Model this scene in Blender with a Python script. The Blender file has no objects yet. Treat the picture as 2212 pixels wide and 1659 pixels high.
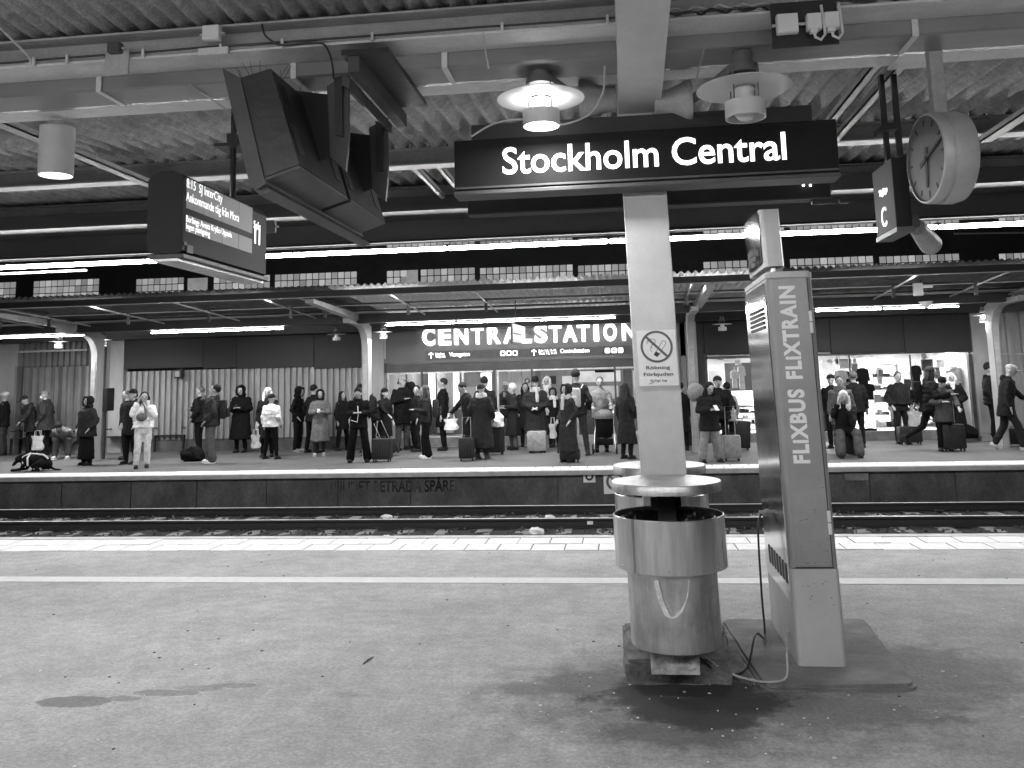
import bpy, bmesh, math, random
import numpy as np
from mathutils import Vector, Matrix, noise
R = random.Random(7)
S = bpy.context.scene
COL = S.collection
# ------------------------------------------------------------------ camera
F_, CX_, CY_, H_ = 1898., 1106., 566., 1.63      # focal length, principal point (picture 2212 wide), eye height
def _n(v): v = np.array(v, float); return v / np.linalg.norm(v)
_dY = _n([(1344. - CX_) / F_, -(819. - CY_) / F_, -1.])
_dZ = _n(np.cross([1, .0247, 0], _dY)); _dZ = _dZ if _dZ[1] > 0 else -_dZ
_dX = np.cross(_dY, _dZ)
_M = np.array([_dX, _dY, _dZ])
def at(u, v, Y=None, z=None, x=None):
    """world point seen at photograph position (u, v) on a plane of known depth, height or x"""
    r = _M @ np.array([(u - CX_) / F_, -(v - CY_) / F_, -1.])
    t = Y / r[1] if Y is not None else ((z - H_) / r[2] if z is not None else x / r[0])
    return Vector((r[0] * t, r[1] * t, H_ + r[2] * t))
def sp(x, y, Y=None, z=None, X=None): return at(x * .8848, y * .8848, Y, z, X)   # 2500-wide photograph pixels
cd = bpy.data.cameras.new('camera'); cam = bpy.data.objects.new('camera', cd); COL.objects.link(cam)
mw = Matrix([list(_M[i]) for i in range(3)]).to_4x4(); mw.translation = (0, 0, H_)
cam.matrix_world = mw
cd.sensor_width = 36; cd.sensor_fit = 'HORIZONTAL'; cd.lens = 36 * F_ / 2212
cd.shift_y = -(829.5 - CY_) / 2212
cd.clip_start = .05; cd.clip_end = 300
S.camera = cam
# ------------------------------------------------------------------ world: night outside
w = bpy.data.worlds.new('World'); S.world = w; w.use_nodes = True
nt = w.node_tree; bg = nt.nodes['Background']
sky = nt.nodes.new('ShaderNodeTexSky'); sky.sky_type = 'NISHITA'; sky.sun_disc = False
sky.sun_elevation = math.radians(2); sky.sun_rotation = math.radians(200)
bw = nt.nodes.new('ShaderNodeRGBToBW')
nt.links.new(sky.outputs[0], bw.inputs[0]); nt.links.new(bw.outputs[0], bg.inputs[0])
bg.inputs[1].default_value = .004
S.view_settings.view_transform = 'Standard'; S.view_settings.look = 'None'
S.view_settings.gamma = 1; S.view_settings.exposure = 1.1; S.view_settings.use_curve_mapping = False
S.render.engine = 'CYCLES'
S.cycles.use_denoising = True
S.cycles.max_bounces = 6; S.cycles.diffuse_bounces = 3; S.cycles.glossy_bounces = 3; S.cycles.transmission_bounces = 4
S.cycles.transparent_max_bounces = 8
S.cycles.sample_clamp_indirect = 4
S.cycles.caustics_reflective = False; S.cycles.caustics_refractive = False
S.cycles.use_light_tree = True

# ------------------------------------------------------------------ materials (all grey: the photograph is black and white)
MATS = {}
def mk(name, g, rough=.6, metal=0., var=.12, scale=5., bump=.1, bscale=60., stretch=(1, 1, 1), emis=0., spec=.5, coat=0.):
    m = bpy.data.materials.new(name); m.use_nodes = True; nt = m.node_tree
    b = nt.nodes['Principled BSDF']; L = nt.links.new
    b.inputs['Roughness'].default_value = rough; b.inputs['Metallic'].default_value = metal
    b.inputs['Specular IOR Level'].default_value = spec; b.inputs['Coat Weight'].default_value = coat
    b.inputs['Base Color'].default_value = (g, g, g, 1)
    if emis:
        b.inputs['Emission Color'].default_value = (1, 1, 1, 1); b.inputs['Emission Strength'].default_value = emis
    tc = nt.nodes.new('ShaderNodeTexCoord'); mp = nt.nodes.new('ShaderNodeMapping'); mp.inputs['Scale'].default_value = stretch
    L(tc.outputs['Object'], mp.inputs[0])
    if var:
        n1 = nt.nodes.new('ShaderNodeTexNoise'); n1.inputs['Scale'].default_value = scale; n1.inputs['Detail'].default_value = 6; n1.inputs['Roughness'].default_value = .65
        L(mp.outputs[0], n1.inputs[0])
        cr = nt.nodes.new('ShaderNodeMapRange'); cr.inputs[1].default_value = .3; cr.inputs[2].default_value = .7
        cr.inputs[3].default_value = g * (1 - var); cr.inputs[4].default_value = g * (1 + var)
        L(n1.outputs[0], cr.inputs[0]); L(cr.outputs[0], b.inputs['Base Color'])
        r2 = nt.nodes.new('ShaderNodeMapRange'); r2.inputs[3].default_value = max(0, rough - .08); r2.inputs[4].default_value = min(1, rough + .08)
        L(n1.outputs[0], r2.inputs[0]); L(r2.outputs[0], b.inputs['Roughness'])
    if bump:
        n2 = nt.nodes.new('ShaderNodeTexNoise'); n2.inputs['Scale'].default_value = bscale; n2.inputs['Detail'].default_value = 4
        L(mp.outputs[0], n2.inputs[0])
        bp = nt.nodes.new('ShaderNodeBump'); bp.inputs['Strength'].default_value = bump; bp.inputs['Distance'].default_value = .02
        L(n2.outputs[0], bp.inputs['Height']); L(bp.outputs[0], b.inputs['Normal'])
    MATS[name] = m
    return m
def nodes(m): return m.node_tree, m.node_tree.nodes['Principled BSDF']
M = {}
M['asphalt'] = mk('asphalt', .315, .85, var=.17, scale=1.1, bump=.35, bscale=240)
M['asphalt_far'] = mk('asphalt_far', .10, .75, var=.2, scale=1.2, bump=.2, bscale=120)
M['tile'] = mk('tile', .6, .6, var=.12, scale=9, bump=.2, bscale=50)
M['joint'] = mk('joint', .12, .9, var=.3, scale=8)
M['lip'] = mk('concrete_lip', .42, .8, var=.2, scale=6, bump=.3)
M['tile_far'] = mk('tile_far', .85, .6, var=.1, scale=5, bump=.2)
M['line'] = mk('line_paint', .52, .7, var=.1, scale=14, bump=.15, bscale=120)
M['concrete'] = mk('concrete', .19, .85, var=.4, scale=3, bump=.5, bscale=45)
M['concrete_dark'] = mk('concrete_dark', .085, .85, var=.35, scale=2.0, bump=.5, bscale=30, stretch=(1, 1, .6))
M['ballast'] = mk('ballast', .018, .95, var=.6, scale=20, bump=1, bscale=50)
M['rail_side'] = mk('rail_side', .015, .7, var=.3, scale=10)
M['rail_top'] = mk('rail_top', .75, .35, .5, var=.1)
M['beam'] = mk('beam_paint', .38, .45, var=.22, scale=2.2, bump=.1, bscale=30, stretch=(.35, 2, 2))
M['flange'] = mk('flange_paint', .64, .5, var=.12, scale=3, bump=.1, bscale=30, stretch=(.4, 1, 1))
M['gutter'] = mk('gutter_steel', .23, .42, .1, var=.35, scale=1.6, bump=.08, bscale=6, stretch=(.3, 1, 1))
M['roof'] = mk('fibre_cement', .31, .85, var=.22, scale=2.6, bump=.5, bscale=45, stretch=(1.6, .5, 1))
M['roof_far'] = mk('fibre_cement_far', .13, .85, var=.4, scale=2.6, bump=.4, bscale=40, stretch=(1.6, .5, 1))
M['dark_paint'] = mk('dark_paint', .018, .55, var=.4, scale=2.5, bump=.1, bscale=20)
M['fascia'] = mk('fascia_paint', .06, .4, var=.4, scale=1.2, bump=.1, bscale=8, stretch=(.3, 1, 1))
M['far_dark'] = mk('far_dark', .028, .6, var=.4, scale=1.5, bump=.1)
M['far_panel'] = mk('far_panel', .006, .55, var=.5, scale=.8, bump=.05)
M['column'] = mk('column_paint', .55, .42, var=.09, scale=5, bump=.12, bscale=90)
M['pillar'] = mk('pillar_paint', .34, .5, var=.12, scale=4, bump=.1, stretch=(1, 1, .3))
M['rib'] = mk('ribbed_cladding', .30, .45, .1, var=.14, scale=4, bump=.08, stretch=(1, 1, .2))
M['steel'] = mk('brushed_steel', .62, .3, 1., var=.1, scale=9, bump=.12, bscale=9, stretch=(1.2, 1.2, .12))
M['steel_dull'] = mk('dull_steel', .5, .42, 1., var=.22, scale=7, bump=.08, bscale=14)
M['polished'] = mk('polished_steel', .6, .12, 1., var=.08, scale=3, bump=.05, bscale=3)
M['kiosk'] = mk('kiosk_paint', .31, .38, .15, var=.06, scale=3, bump=.06, bscale=150)
M['kiosk_base'] = mk('kiosk_base_paint', .5, .45, .1, var=.08, scale=5, bump=.1, bscale=90)
M['white_plastic'] = mk('white_plastic', .72, .4, var=.06, scale=9)
M['white_print'] = mk('white_print', .88, .5, var=0, bump=0)
M['black'] = mk('black_plastic', .007, .62, var=.3, scale=5, bump=.05)
M['black_matt'] = mk('black_matt', .012, .8, var=.3, scale=5)
M['cab'] = mk('cabinet_paint', .022, .38, var=.45, scale=3.5, bump=.12, bscale=18)
M['cab2'] = mk('cabinet_paint_light', .06, .45, var=.35, scale=3.5, bump=.12, bscale=18)
M['liner'] = mk('bin_liner', .012, .18, var=.3, scale=8, bump=.8, bscale=16)
M['print_dark'] = mk('print_dark', .03, .6, var=0, bump=0)
M['print_grey'] = mk('print_grey', .1, .5, var=.05, bump=0)
M['sign_white'] = mk('sign_white', .78, .4, var=.06, scale=6, bump=.05)
M['sign_face'] = mk('sign_face', .014, .55, var=.3, scale=2, bump=.02, spec=.12)
M['clock_face'] = mk('clock_face', .12, .5, var=.15, scale=6, bump=0)
M['clock_case'] = mk('clock_case', .5, .45, .3, var=.15, scale=6, bump=.05)
M['cable'] = mk('cable_black', .015, .4, var=.2)
M['cable_grey'] = mk('cable_grey', .45, .5, var=.2, scale=12)
M['skin'] = mk('skin', .33, .55, var=.08, scale=20, bump=.05)
M['paper'] = mk('paper', .75, .8, var=.12, scale=12)
M['gum'] = mk('gum', .62, .8, var=.2, scale=60)
M['gum_dark'] = mk('gum_dark', .06, .8, var=.2, scale=60)
M['shop_wall'] = mk('shop_wall', .75, .6, var=.1, scale=3)
M['panel_grey'] = mk('grey_panel', .10, .35, .2, var=.12, scale=1.5, bump=.05)
M['letter'] = mk('lit_letter', .8, .4, emis=2.4, var=0, bump=0)
M['letter_side'] = mk('letter_side', .6, .4, emis=.35, var=0, bump=0)
M['sign_lit'] = mk('sign_lit', .8, .4, emis=1.1, var=0, bump=0)
M['tube'] = mk('tube_glow', .9, .4, emis=38, var=0, bump=0)
M['tube_far'] = mk('tube_glow_far', .9, .4, emis=45, var=0, bump=0)
M['tube_edge'] = mk('tube_glow_edge', .9, .4, emis=12, var=0, bump=0)
M['lamp_glow'] = mk('lamp_glow', .9, .4, emis=6, var=0, bump=0)
M['lens'] = mk('lens_glow', .9, .4, emis=3, var=.35, scale=60, bump=0)
M['lcd'] = mk('lcd', .2, .5, emis=.13, var=.12, scale=1.2, bump=0)
M['lcd_text'] = mk('lcd_text', .9, .3, emis=.6, var=0, bump=0)
M['pane_lit'] = mk('pane_lit', .4, .3, emis=.22, var=.25, scale=1.6, bump=.2, bscale=6)
M['pane_plain'] = mk('pane_plain', .5, .3, emis=.1, var=.25, scale=2, bump=.1)
M['enamel'] = mk('lamp_enamel', .62, .35, var=.06, scale=8, bump=.02)
M['enamel_dark'] = mk('lamp_casting', .16, .5, var=.2, scale=8)
# emission follows the same mottling where asked
for k in ('lens', 'lcd', 'pane_lit', 'pane_plain'):
    nt_, b_ = nodes(M[k])
    for l in list(nt_.links):
        if l.to_socket == b_.inputs['Base Color']:
            mul = nt_.nodes.new('ShaderNodeMath'); mul.operation = 'MULTIPLY'
            mul.inputs[1].default_value = b_.inputs['Emission Strength'].default_value / (.9 if k == 'lens' else .5)
            nt_.links.new(l.from_socket, mul.inputs[0]); nt_.links.new(mul.outputs[0], b_.inputs['Emission Strength'])
for k in ('pane_lit',):
    nt_, b_ = nodes(M[k]); oi = nt_.nodes.new('ShaderNodeObjectInfo'); mr_ = nt_.nodes.new('ShaderNodeMapRange'); mr_.inputs[3].default_value = .45; mr_.inputs[4].default_value = 1.25
    nt_.links.new(oi.outputs['Random'], mr_.inputs[0]); src_ = [l.from_socket for l in nt_.links if l.to_socket == b_.inputs['Emission Strength']][0]
    mu_ = nt_.nodes.new('ShaderNodeMath'); mu_.operation = 'MULTIPLY'; nt_.links.new(src_, mu_.inputs[0]); nt_.links.new(mr_.outputs[0], mu_.inputs[1]); nt_.links.new(mu_.outputs[0], b_.inputs['Emission Strength'])
def glass(name, refl=.12, tint=.9):
    m = bpy.data.materials.new(name); m.use_nodes = True; nt = m.node_tree; nt.nodes.remove(nt.nodes['Principled BSDF'])
    o = nt.nodes['Material Output']; t = nt.nodes.new('ShaderNodeBsdfTransparent'); g = nt.nodes.new('ShaderNodeBsdfGlossy'); mx = nt.nodes.new('ShaderNodeMixShader')
    fr = nt.nodes.new('ShaderNodeLayerWeight'); fr.inputs[0].default_value = refl
    t.inputs[0].default_value = (tint, tint, tint, 1); g.inputs['Roughness'].default_value = .03
    nt.links.new(fr.outputs['Fresnel'], mx.inputs[0]); nt.links.new(t.outputs[0], mx.inputs[1]); nt.links.new(g.outputs[0], mx.inputs[2]); nt.links.new(mx.outputs[0], o.inputs[0])
    MATS[name] = m; return m
M['glass'] = glass('clear_glass')
ORD = ['zeroth', 'first', 'second', 'third', 'fourth', 'fifth', 'sixth', 'seventh', 'eighth', 'ninth', 'tenth', 'eleventh', 'twelfth', 'thirteenth', 'fourteenth', 'fifteenth', 'sixteenth', 'seventeenth', 'eighteenth']
CLOTH = {}
def cloth(g, rough=.85, sheen=True):
    if g < .06 and rough > .7: g = g * .8
    k = (round(g, 3), rough)
    if k not in CLOTH: CLOTH[k] = mk('fabric_%d' % len(CLOTH), g, rough, var=.3, scale=14, bump=.6, bscale=26, spec=.12 if g < .3 and rough > .55 else .4)
    return CLOTH[k]

def grain(m, scales, amts, stretch=(1, 1, 1)):
    nt, b = nodes(m); src = [l.from_socket for l in nt.links if l.to_socket == b.inputs['Base Color']][0]
    tc = nt.nodes.new('ShaderNodeTexCoord'); mp = nt.nodes.new('ShaderNodeMapping'); mp.inputs['Scale'].default_value = stretch; nt.links.new(tc.outputs['Object'], mp.inputs[0])
    for s_, a_ in zip(scales, amts):
        n = nt.nodes.new('ShaderNodeTexNoise'); n.inputs['Scale'].default_value = s_; n.inputs['Detail'].default_value = 3; n.inputs['Roughness'].default_value = .7
        nt.links.new(mp.outputs[0], n.inputs[0]); r = nt.nodes.new('ShaderNodeMapRange'); r.inputs[1].default_value = .25; r.inputs[2].default_value = .75; r.inputs[3].default_value = 1 - a_; r.inputs[4].default_value = 1 + a_
        nt.links.new(n.outputs[0], r.inputs[0]); mu = nt.nodes.new('ShaderNodeMath'); mu.operation = 'MULTIPLY'; nt.links.new(src, mu.inputs[0]); nt.links.new(r.outputs[0], mu.inputs[1]); src = mu.outputs[0]
    nt.links.new(src, b.inputs['Base Color'])
grain(M['asphalt'], (160, 45, 9, 3.2), (.36, .3, .16, .12))
grain(M['asphalt_far'], (60, 12), (.3, .2))
grain(M['roof'], (60, 14, 3), (.3, .25, .25)); grain(M['concrete_dark'], (22, 2.2), (.25, .4), (1, 1, .8)); grain(M['beam'], (40, 7), (.12, .15)); grain(M['flange'], (50, 6), (.1, .1)); grain(M['column'], (120,), (.06,))
grain(M['kiosk'], (140, 6), (.07, .06)); grain(M['steel_dull'], (30, 5), (.2, .15), (1, 1, .15)); grain(M['steel'], (30, 5), (.2, .15), (1, 1, .1)); grain(M['rib'], (8, 2), (.1, .12), (1, 1, .2))
# dirt and stains of the near platform: real marks with shapes of their own
nt_, b_ = nodes(M['asphalt']); L_ = nt_.links.new
def stain_mask(nt, pts, edge=.25, nscale=3., amp=.5):
    """soft union of elliptical stains at world positions (x, y, rx, ry)"""
    geo = nt.nodes.new('ShaderNodeNewGeometry'); prev = None
    nz = nt.nodes.new('ShaderNodeTexNoise'); nz.inputs['Scale'].default_value = nscale; nz.inputs['Detail'].default_value = 7; nz.inputs['Roughness'].default_value = .7
    nt.links.new(geo.outputs['Position'], nz.inputs[0])
    for (x, y, rx, ry, k) in pts:
        mp = nt.nodes.new('ShaderNodeMapping'); mp.vector_type = 'TEXTURE'
        mp.inputs['Location'].default_value = (x, y, 0); mp.inputs['Scale'].default_value = (rx, ry, 100)
        nt.links.new(geo.outputs['Position'], mp.inputs[0])
        ln = nt.nodes.new('ShaderNodeVectorMath'); ln.operation = 'LENGTH'; nt.links.new(mp.outputs[0], ln.inputs[0])
        ad = nt.nodes.new('ShaderNodeMath'); ad.operation = 'MULTIPLY_ADD'; ad.inputs[1].default_value = amp * 2; ad.inputs[2].default_value = -amp
        nt.links.new(nz.outputs[0], ad.inputs[0])
        sm = nt.nodes.new('ShaderNodeMath'); sm.operation = 'ADD'; nt.links.new(ln.outputs['Value'], sm.inputs[0]); nt.links.new(ad.outputs[0], sm.inputs[1])
        mr = nt.nodes.new('ShaderNodeMapRange'); mr.interpolation_type = 'SMOOTHSTEP'
        mr.inputs[1].default_value = 1 - edge; mr.inputs[2].default_value = 1 + edge; mr.inputs[3].default_value = k; mr.inputs[4].default_value = 0
        nt.links.new(sm.outputs[0], mr.inputs[0])
        if prev is None: prev = mr.outputs[0]
        else:
            mx = nt.nodes.new('ShaderNodeMath'); mx.operation = 'MAXIMUM'
            nt.links.new(prev, mx.inputs[0]); nt.links.new(mr.outputs[0], mx.inputs[1]); prev = mx.outputs[0]
    return prev
def apply_stain(m, mask, dark):
    nt, b = nodes(m)
    src = [l.from_socket for l in nt.links if l.to_socket == b.inputs['Base Color']][0]
    k = nt.nodes.new('ShaderNodeMapRange'); k.inputs[3].default_value = 1; k.inputs[4].default_value = dark
    nt.links.new(mask, k.inputs[0])
    mu = nt.nodes.new('ShaderNodeMath'); mu.operation = 'MULTIPLY'; nt.links.new(src, mu.inputs[0]); nt.links.new(k.outputs[0], mu.inputs[1])
    nt.links.new(mu.outputs[0], b.inputs['Base Color'])
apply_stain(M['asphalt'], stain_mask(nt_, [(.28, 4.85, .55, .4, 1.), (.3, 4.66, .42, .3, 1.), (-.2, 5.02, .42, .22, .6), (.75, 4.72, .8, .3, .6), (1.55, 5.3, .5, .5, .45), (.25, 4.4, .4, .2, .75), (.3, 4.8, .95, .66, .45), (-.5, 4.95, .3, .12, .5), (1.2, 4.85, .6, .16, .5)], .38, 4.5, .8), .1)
apply_stain(M['asphalt'], stain_mask(nt_, [(-2.96, 4.62, .2, .085, .8), (-2.72, 4.68, .1, .04, .6), (-2.55, 4.78, .17, .05, .6), (-2.38, 4.86, .15, .045, .5), (-2.2, 4.91, .14, .035, .45)], .07, 7, .75), .38)
# faint scuffs
apply_stain(M['asphalt'], stain_mask(nt_, [(-1.5, 4.8, .12, .035, .4), (-1.1, 5.9, .2, .05, .25), (-1.75, 6.2, .15, .05, .3), (-.6, 4.9, .25, .06, .3), (.2, 4.15, .5, .12, .35), (1.6, 4.3, .4, .1, .2)], .5, 6, .5), .6)
nt_, b_ = nodes(M['kiosk'])

# ------------------------------------------------------------------ mesh helpers
def tdg():
    with bpy.context.temp_override(scene=TS, view_layer=TS.view_layers[0]): return bpy.context.evaluated_depsgraph_get()
TS = bpy.data.scenes.new('workshop')        # empty side scene where modifiers and lettering are evaluated; removed at the end
class MB:
    def __init__(s): s.v = []; s.f = []
    def add(s, vs, fs):
        o = len(s.v); s.v += [tuple(p) for p in vs]; s.f += [tuple(i + o for i in f) for f in fs]; return s
    def box(s, x0, x1, y0, y1, z0, z1, ch=0.):
        vs = [(x, y, z) for x in (x0, x1) for y in (y0, y1) for z in (z0, z1)]
        fs = [(0, 1, 3, 2), (4, 6, 7, 5), (0, 4, 5, 1), (2, 3, 7, 6), (0, 2, 6, 4), (1, 5, 7, 3)]
        if ch <= 0: return s.add(vs, fs)
        bm = bmesh.new(); V = [bm.verts.new(p) for p in vs]
        for f in fs: bm.faces.new([V[i] for i in f])
        bmesh.ops.bevel(bm, geom=bm.edges[:], offset=ch, segments=2, affect='EDGES', profile=.6)
        bm.verts.index_update(); r = s.add([v.co[:] for v in bm.verts], [[v.index for v in f.verts] for f in bm.faces]); bm.free(); return r
    def cbox(s, c, sx, sy, sz, ch=0.): return s.box(c[0] - sx / 2, c[0] + sx / 2, c[1] - sy / 2, c[1] + sy / 2, c[2] - sz / 2, c[2] + sz / 2, ch)
    def xf(s, m, start=0):
        for i in range(start, len(s.v)): s.v[i] = tuple(m @ Vector(s.v[i]))
        return s
    def prism(s, poly, a, b, axis='x'):
        """polygon in the plane perpendicular to axis, extruded from a to b"""
        n = len(poly)
        mkp = {'x': lambda p, t: (t, p[0], p[1]), 'y': lambda p, t: (p[0], t, p[1]), 'z': lambda p, t: (p[0], p[1], t)}[axis]
        vs = [mkp(p, a) for p in poly] + [mkp(p, b) for p in poly]
        fs = [tuple(range(n))[::-1], tuple(range(n, 2 * n))] + [(i, (i + 1) % n, n + (i + 1) % n, n + i) for i in range(n)]
        return s.add(vs, fs)
    def tube(s, pts, r, n=8, caps=True):
        pts = [Vector(p) for p in pts]; rr = r if isinstance(r, (list, tuple)) else [r] * len(pts)
        o = len(s.v); up = None
        for i, p in enumerate(pts):
            d = (pts[min(i + 1, len(pts) - 1)] - pts[max(i - 1, 0)]).normalized()
            if up is None: up = d.orthogonal().normalized()
            up = (up - d * up.dot(d)).normalized(); sd = d.cross(up)
            for k in range(n):
                a = 2 * math.pi * k / n; s.v.append(tuple(p + (up * math.cos(a) + sd * math.sin(a)) * rr[i]))
        for i in range(len(pts) - 1):
            for k in range(n):
                a = o + i * n + k; b = o + i * n + (k + 1) % n; s.f.append((a, b, b + n, a + n))
        if caps: s.f.append(tuple(o + k for k in range(n))[::-1]); s.f.append(tuple(o + (len(pts) - 1) * n + k for k in range(n)))
        return s
    def lathe(s, prof, c=(0, 0, 0), axis='z', n=32, close=False):
        """profile [(r, h)] turned round an axis through c"""
        o = len(s.v); e = {'z': lambda r, a, h: (r * math.cos(a), r * math.sin(a), h), 'x': lambda r, a, h: (h, r * math.cos(a), r * math.sin(a)), 'y': lambda r, a, h: (r * math.sin(a), h, r * math.cos(a))}[axis]
        for (r, h) in prof:
            for k in range(n):
                p = e(max(r, 1e-4), 2 * math.pi * k / n, h); s.v.append((p[0] + c[0], p[1] + c[1], p[2] + c[2]))
        m = len(prof)
        for i in range(m - 1 + (1 if close else 0)):
            for k in range(n):
                a = o + i * n + k; b = o + i * n + (k + 1) % n; a2 = o + ((i + 1) % m) * n + k; b2 = o + ((i + 1) % m) * n + (k + 1) % n
                s.f.append((a, b, b2, a2))
        return s
    def ell(s, c, rx, ry, rz, n=12, m=8, rot=None):
        o = len(s.v)
        for i in range(m + 1):
            t = math.pi * i / m
            for k in range(n):
                a = 2 * math.pi * k / n
                p = Vector((rx * math.sin(t) * math.cos(a), ry * math.sin(t) * math.sin(a), rz * math.cos(t)))
                if i in (0, m): p *= 1
                if rot is not None: p = rot @ p
                s.v.append((c[0] + p.x, c[1] + p.y, c[2] + p.z))
        for i in range(m):
            for k in range(n):
                a = o + i * n + k; b = o + i * n + (k + 1) % n; s.f.append((a, a + n, b + n, b))
        return s
    def mesh(s, name, mat=None, smooth=False):
        me = bpy.data.meshes.new(name); me.from_pydata(s.v, [], s.f); me.validate()
        bm = bmesh.new(); bm.from_mesh(me); bmesh.ops.remove_doubles(bm, verts=bm.verts, dist=1e-5); bmesh.ops.recalc_face_normals(bm, faces=bm.faces); bm.to_mesh(me); bm.free()
        if mat: me.materials.append(M[mat] if isinstance(mat, str) else mat)
        if smooth: shade(me)
        return me
    def build(s, name, mat, parent=None, smooth=False, local=False, **props):
        return link(name, s.mesh(name, mat, smooth), parent, local, **props)
def shade(me, ang=40):
    me.polygons.foreach_set('use_smooth', [True] * len(me.polygons))
    bm = bmesh.new(); bm.from_mesh(me); c = math.radians(ang)
    for e in bm.edges: e.smooth = len(e.link_faces) != 2 or e.calc_face_angle(0) < c
    bm.to_mesh(me); bm.free()
WM = {}
def link(name, me, parent=None, local=False, loc=None, **props):
    o = bpy.data.objects.new(name, me); COL.objects.link(o)
    if parent is not None:
        o.parent = parent
        if not local: o.matrix_parent_inverse = WM.get(parent.name, Matrix()).inverted()
    if loc is not None: o.location = loc
    for k, v in props.items(): o[k] = v
    return o
def thing(name, label, cat, loc=(0, 0, 0), rz=0, group=None):
    o = bpy.data.objects.new(name, None); COL.objects.link(o); o.empty_display_size = .1
    o.location = loc; o.rotation_euler = (0, 0, rz); o['label'] = label; o['category'] = cat; o['kind'] = 'thing'
    if group: o['group'] = group
    WM[o.name] = Matrix.Translation(Vector(loc)) @ Matrix.Rotation(rz, 4, 'Z')
    return o
def single(o, label, cat, group=None):
    o['label'] = label; o['category'] = cat; o['kind'] = 'thing'
    if group: o['group'] = group
    return o
def kids(o): return [c for c in bpy.data.objects if c.parent == o]
def dup(root, delta, label, children=None):
    r = root.copy(); COL.objects.link(r); r.location = Vector(root.location) + Vector(delta); r['label'] = label
    for ch in (children if children is not None else kids(root)):
        c = ch.copy(); COL.objects.link(c); c.parent = r
        for g in kids(ch):
            d = g.copy(); COL.objects.link(d); d.parent = c
    return r
_CH = []
def caph():
    if not _CH:
        _CH.append(1); _CH[0] = None; cu = bpy.data.curves.new('t', 'FONT'); cu.body = 'H'; cu.size = 1; ob = bpy.data.objects.new('t', cu); TS.collection.objects.link(ob)
        me = bpy.data.meshes.new_from_object(ob.evaluated_get(tdg())); _CH[0] = max(v.co.y for v in me.vertices); bpy.data.objects.remove(ob); print('cap height', _CH[0])
    return _CH[0]
def text_mesh(body, height, o, ux, uy, mat, bold=0., extrude=.002, width=None, align='LEFT', spacing=1.):
    cu = bpy.data.curves.new('t', 'FONT'); cu.body = body; cu.size = 1; cu.offset = bold; cu.extrude = 0; cu.space_character = spacing
    cu.resolution_u = 4
    ob = bpy.data.objects.new('t', cu); TS.collection.objects.link(ob)
    cu.extrude = .001
    dg = tdg(); me = bpy.data.meshes.new_from_object(ob.evaluated_get(dg))
    bpy.data.objects.remove(ob); bpy.data.curves.remove(cu)
    xs = [v.co.x for v in me.vertices]; x0, x1 = min(xs), max(xs)
    k = height / caph(); kx = k if width is None else width / (x1 - x0)
    ux = Vector(ux).normalized(); uy = Vector(uy).normalized(); nn = ux.cross(uy); o = Vector(o)
    sh = {'LEFT': -x0, 'CENTER': -(x0 + x1) / 2, 'RIGHT': -x1}[align]
    for v in me.vertices:
        c = v.co.copy(); v.co = o + ux * ((c.x + sh) * kx) + uy * (c.y * k) + nn * (extrude if c.z > 0 else 0.)
    me.materials.append(M[mat] if isinstance(mat, str) else mat)
    return me
def text(name, *a, parent=None, **k): return link(name, text_mesh(*a, **k), parent)
CAMF = ((1, 0, 0), (0, 0, 1))                       # lettering that faces the camera side (-Y)
def area(name, loc, sx, sy, power, parent=None, rot=(0, 0, 0), spread=180):
    l = bpy.data.lights.new(name, 'AREA'); l.shape = 'RECTANGLE'; l.size = sx; l.size_y = sy; l.energy = power; l.spread = math.radians(spread)
    o = bpy.data.objects.new(name, l); COL.objects.link(o); o.location = loc; o.rotation_euler = rot
    if parent is not None: o.parent = parent; o.matrix_parent_inverse = WM.get(parent.name, Matrix()).inverted()
    return o

def alpha_noise(m, scale, lo, hi, stretch=(1, 1, 1)):
    nt, b = nodes(m); n = nt.nodes.new('ShaderNodeTexNoise'); n.inputs['Scale'].default_value = scale; n.inputs['Detail'].default_value = 5
    tc = nt.nodes.new('ShaderNodeTexCoord'); mp = nt.nodes.new('ShaderNodeMapping'); mp.inputs['Scale'].default_value = stretch
    nt.links.new(tc.outputs['Object'], mp.inputs[0]); nt.links.new(mp.outputs[0], n.inputs[0])
    r = nt.nodes.new('ShaderNodeMapRange'); r.inputs[1].default_value = lo; r.inputs[2].default_value = hi; nt.links.new(n.outputs[0], r.inputs[0]); nt.links.new(r.outputs[0], b.inputs['Alpha'])
# ================================================================== SETTING
def structure(o): o['kind'] = 'structure'; return o
XL, XR = -16., 10.
structure(MB().box(-40, 40, -12, 60, -1.4, -1.0).build('ground', 'concrete_dark'))
# ---- near platform with its two rows of white edge tiles
np_ = structure(MB().box(-20, 14, -7, 8.8, -1, 0).build('platform', 'asphalt'))
MB().box(-20, 14, 8.8, 9.46, -1, -.012).build('edge_bedding', 'joint', np_)
MB().box(-20, 14, 9.46, 9.6, -1, .012, .012).build('edge_stone', 'lip', np_)
MB().box(-20, 14, 7.4, 7.6, .0, .004).build('line_marking', 'line', np_)
tm = [MB().box(0, .318, 0, .318, -.03, .004 + .002 * k, .004).mesh('tile', 'tile') for k in range(2)]
tf = [MB().box(0, .314, 0, .316, -.03, .008, .004).mesh('tile', 'tile_far')] * 2
def tiles(x0, n, y0, par, off, tm=tm):
    for r in range(2):
        for i in range(n):
            o = link('tile', tm[R.randrange(2)], par); o.location = (x0 + i * .33 + off * r, y0 + r * .33, R.uniform(-.002, .002)); o.rotation_euler[2] = R.uniform(-.006, .006)
tiles(-9.2, 46, 8.805, np_, .16)
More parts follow.
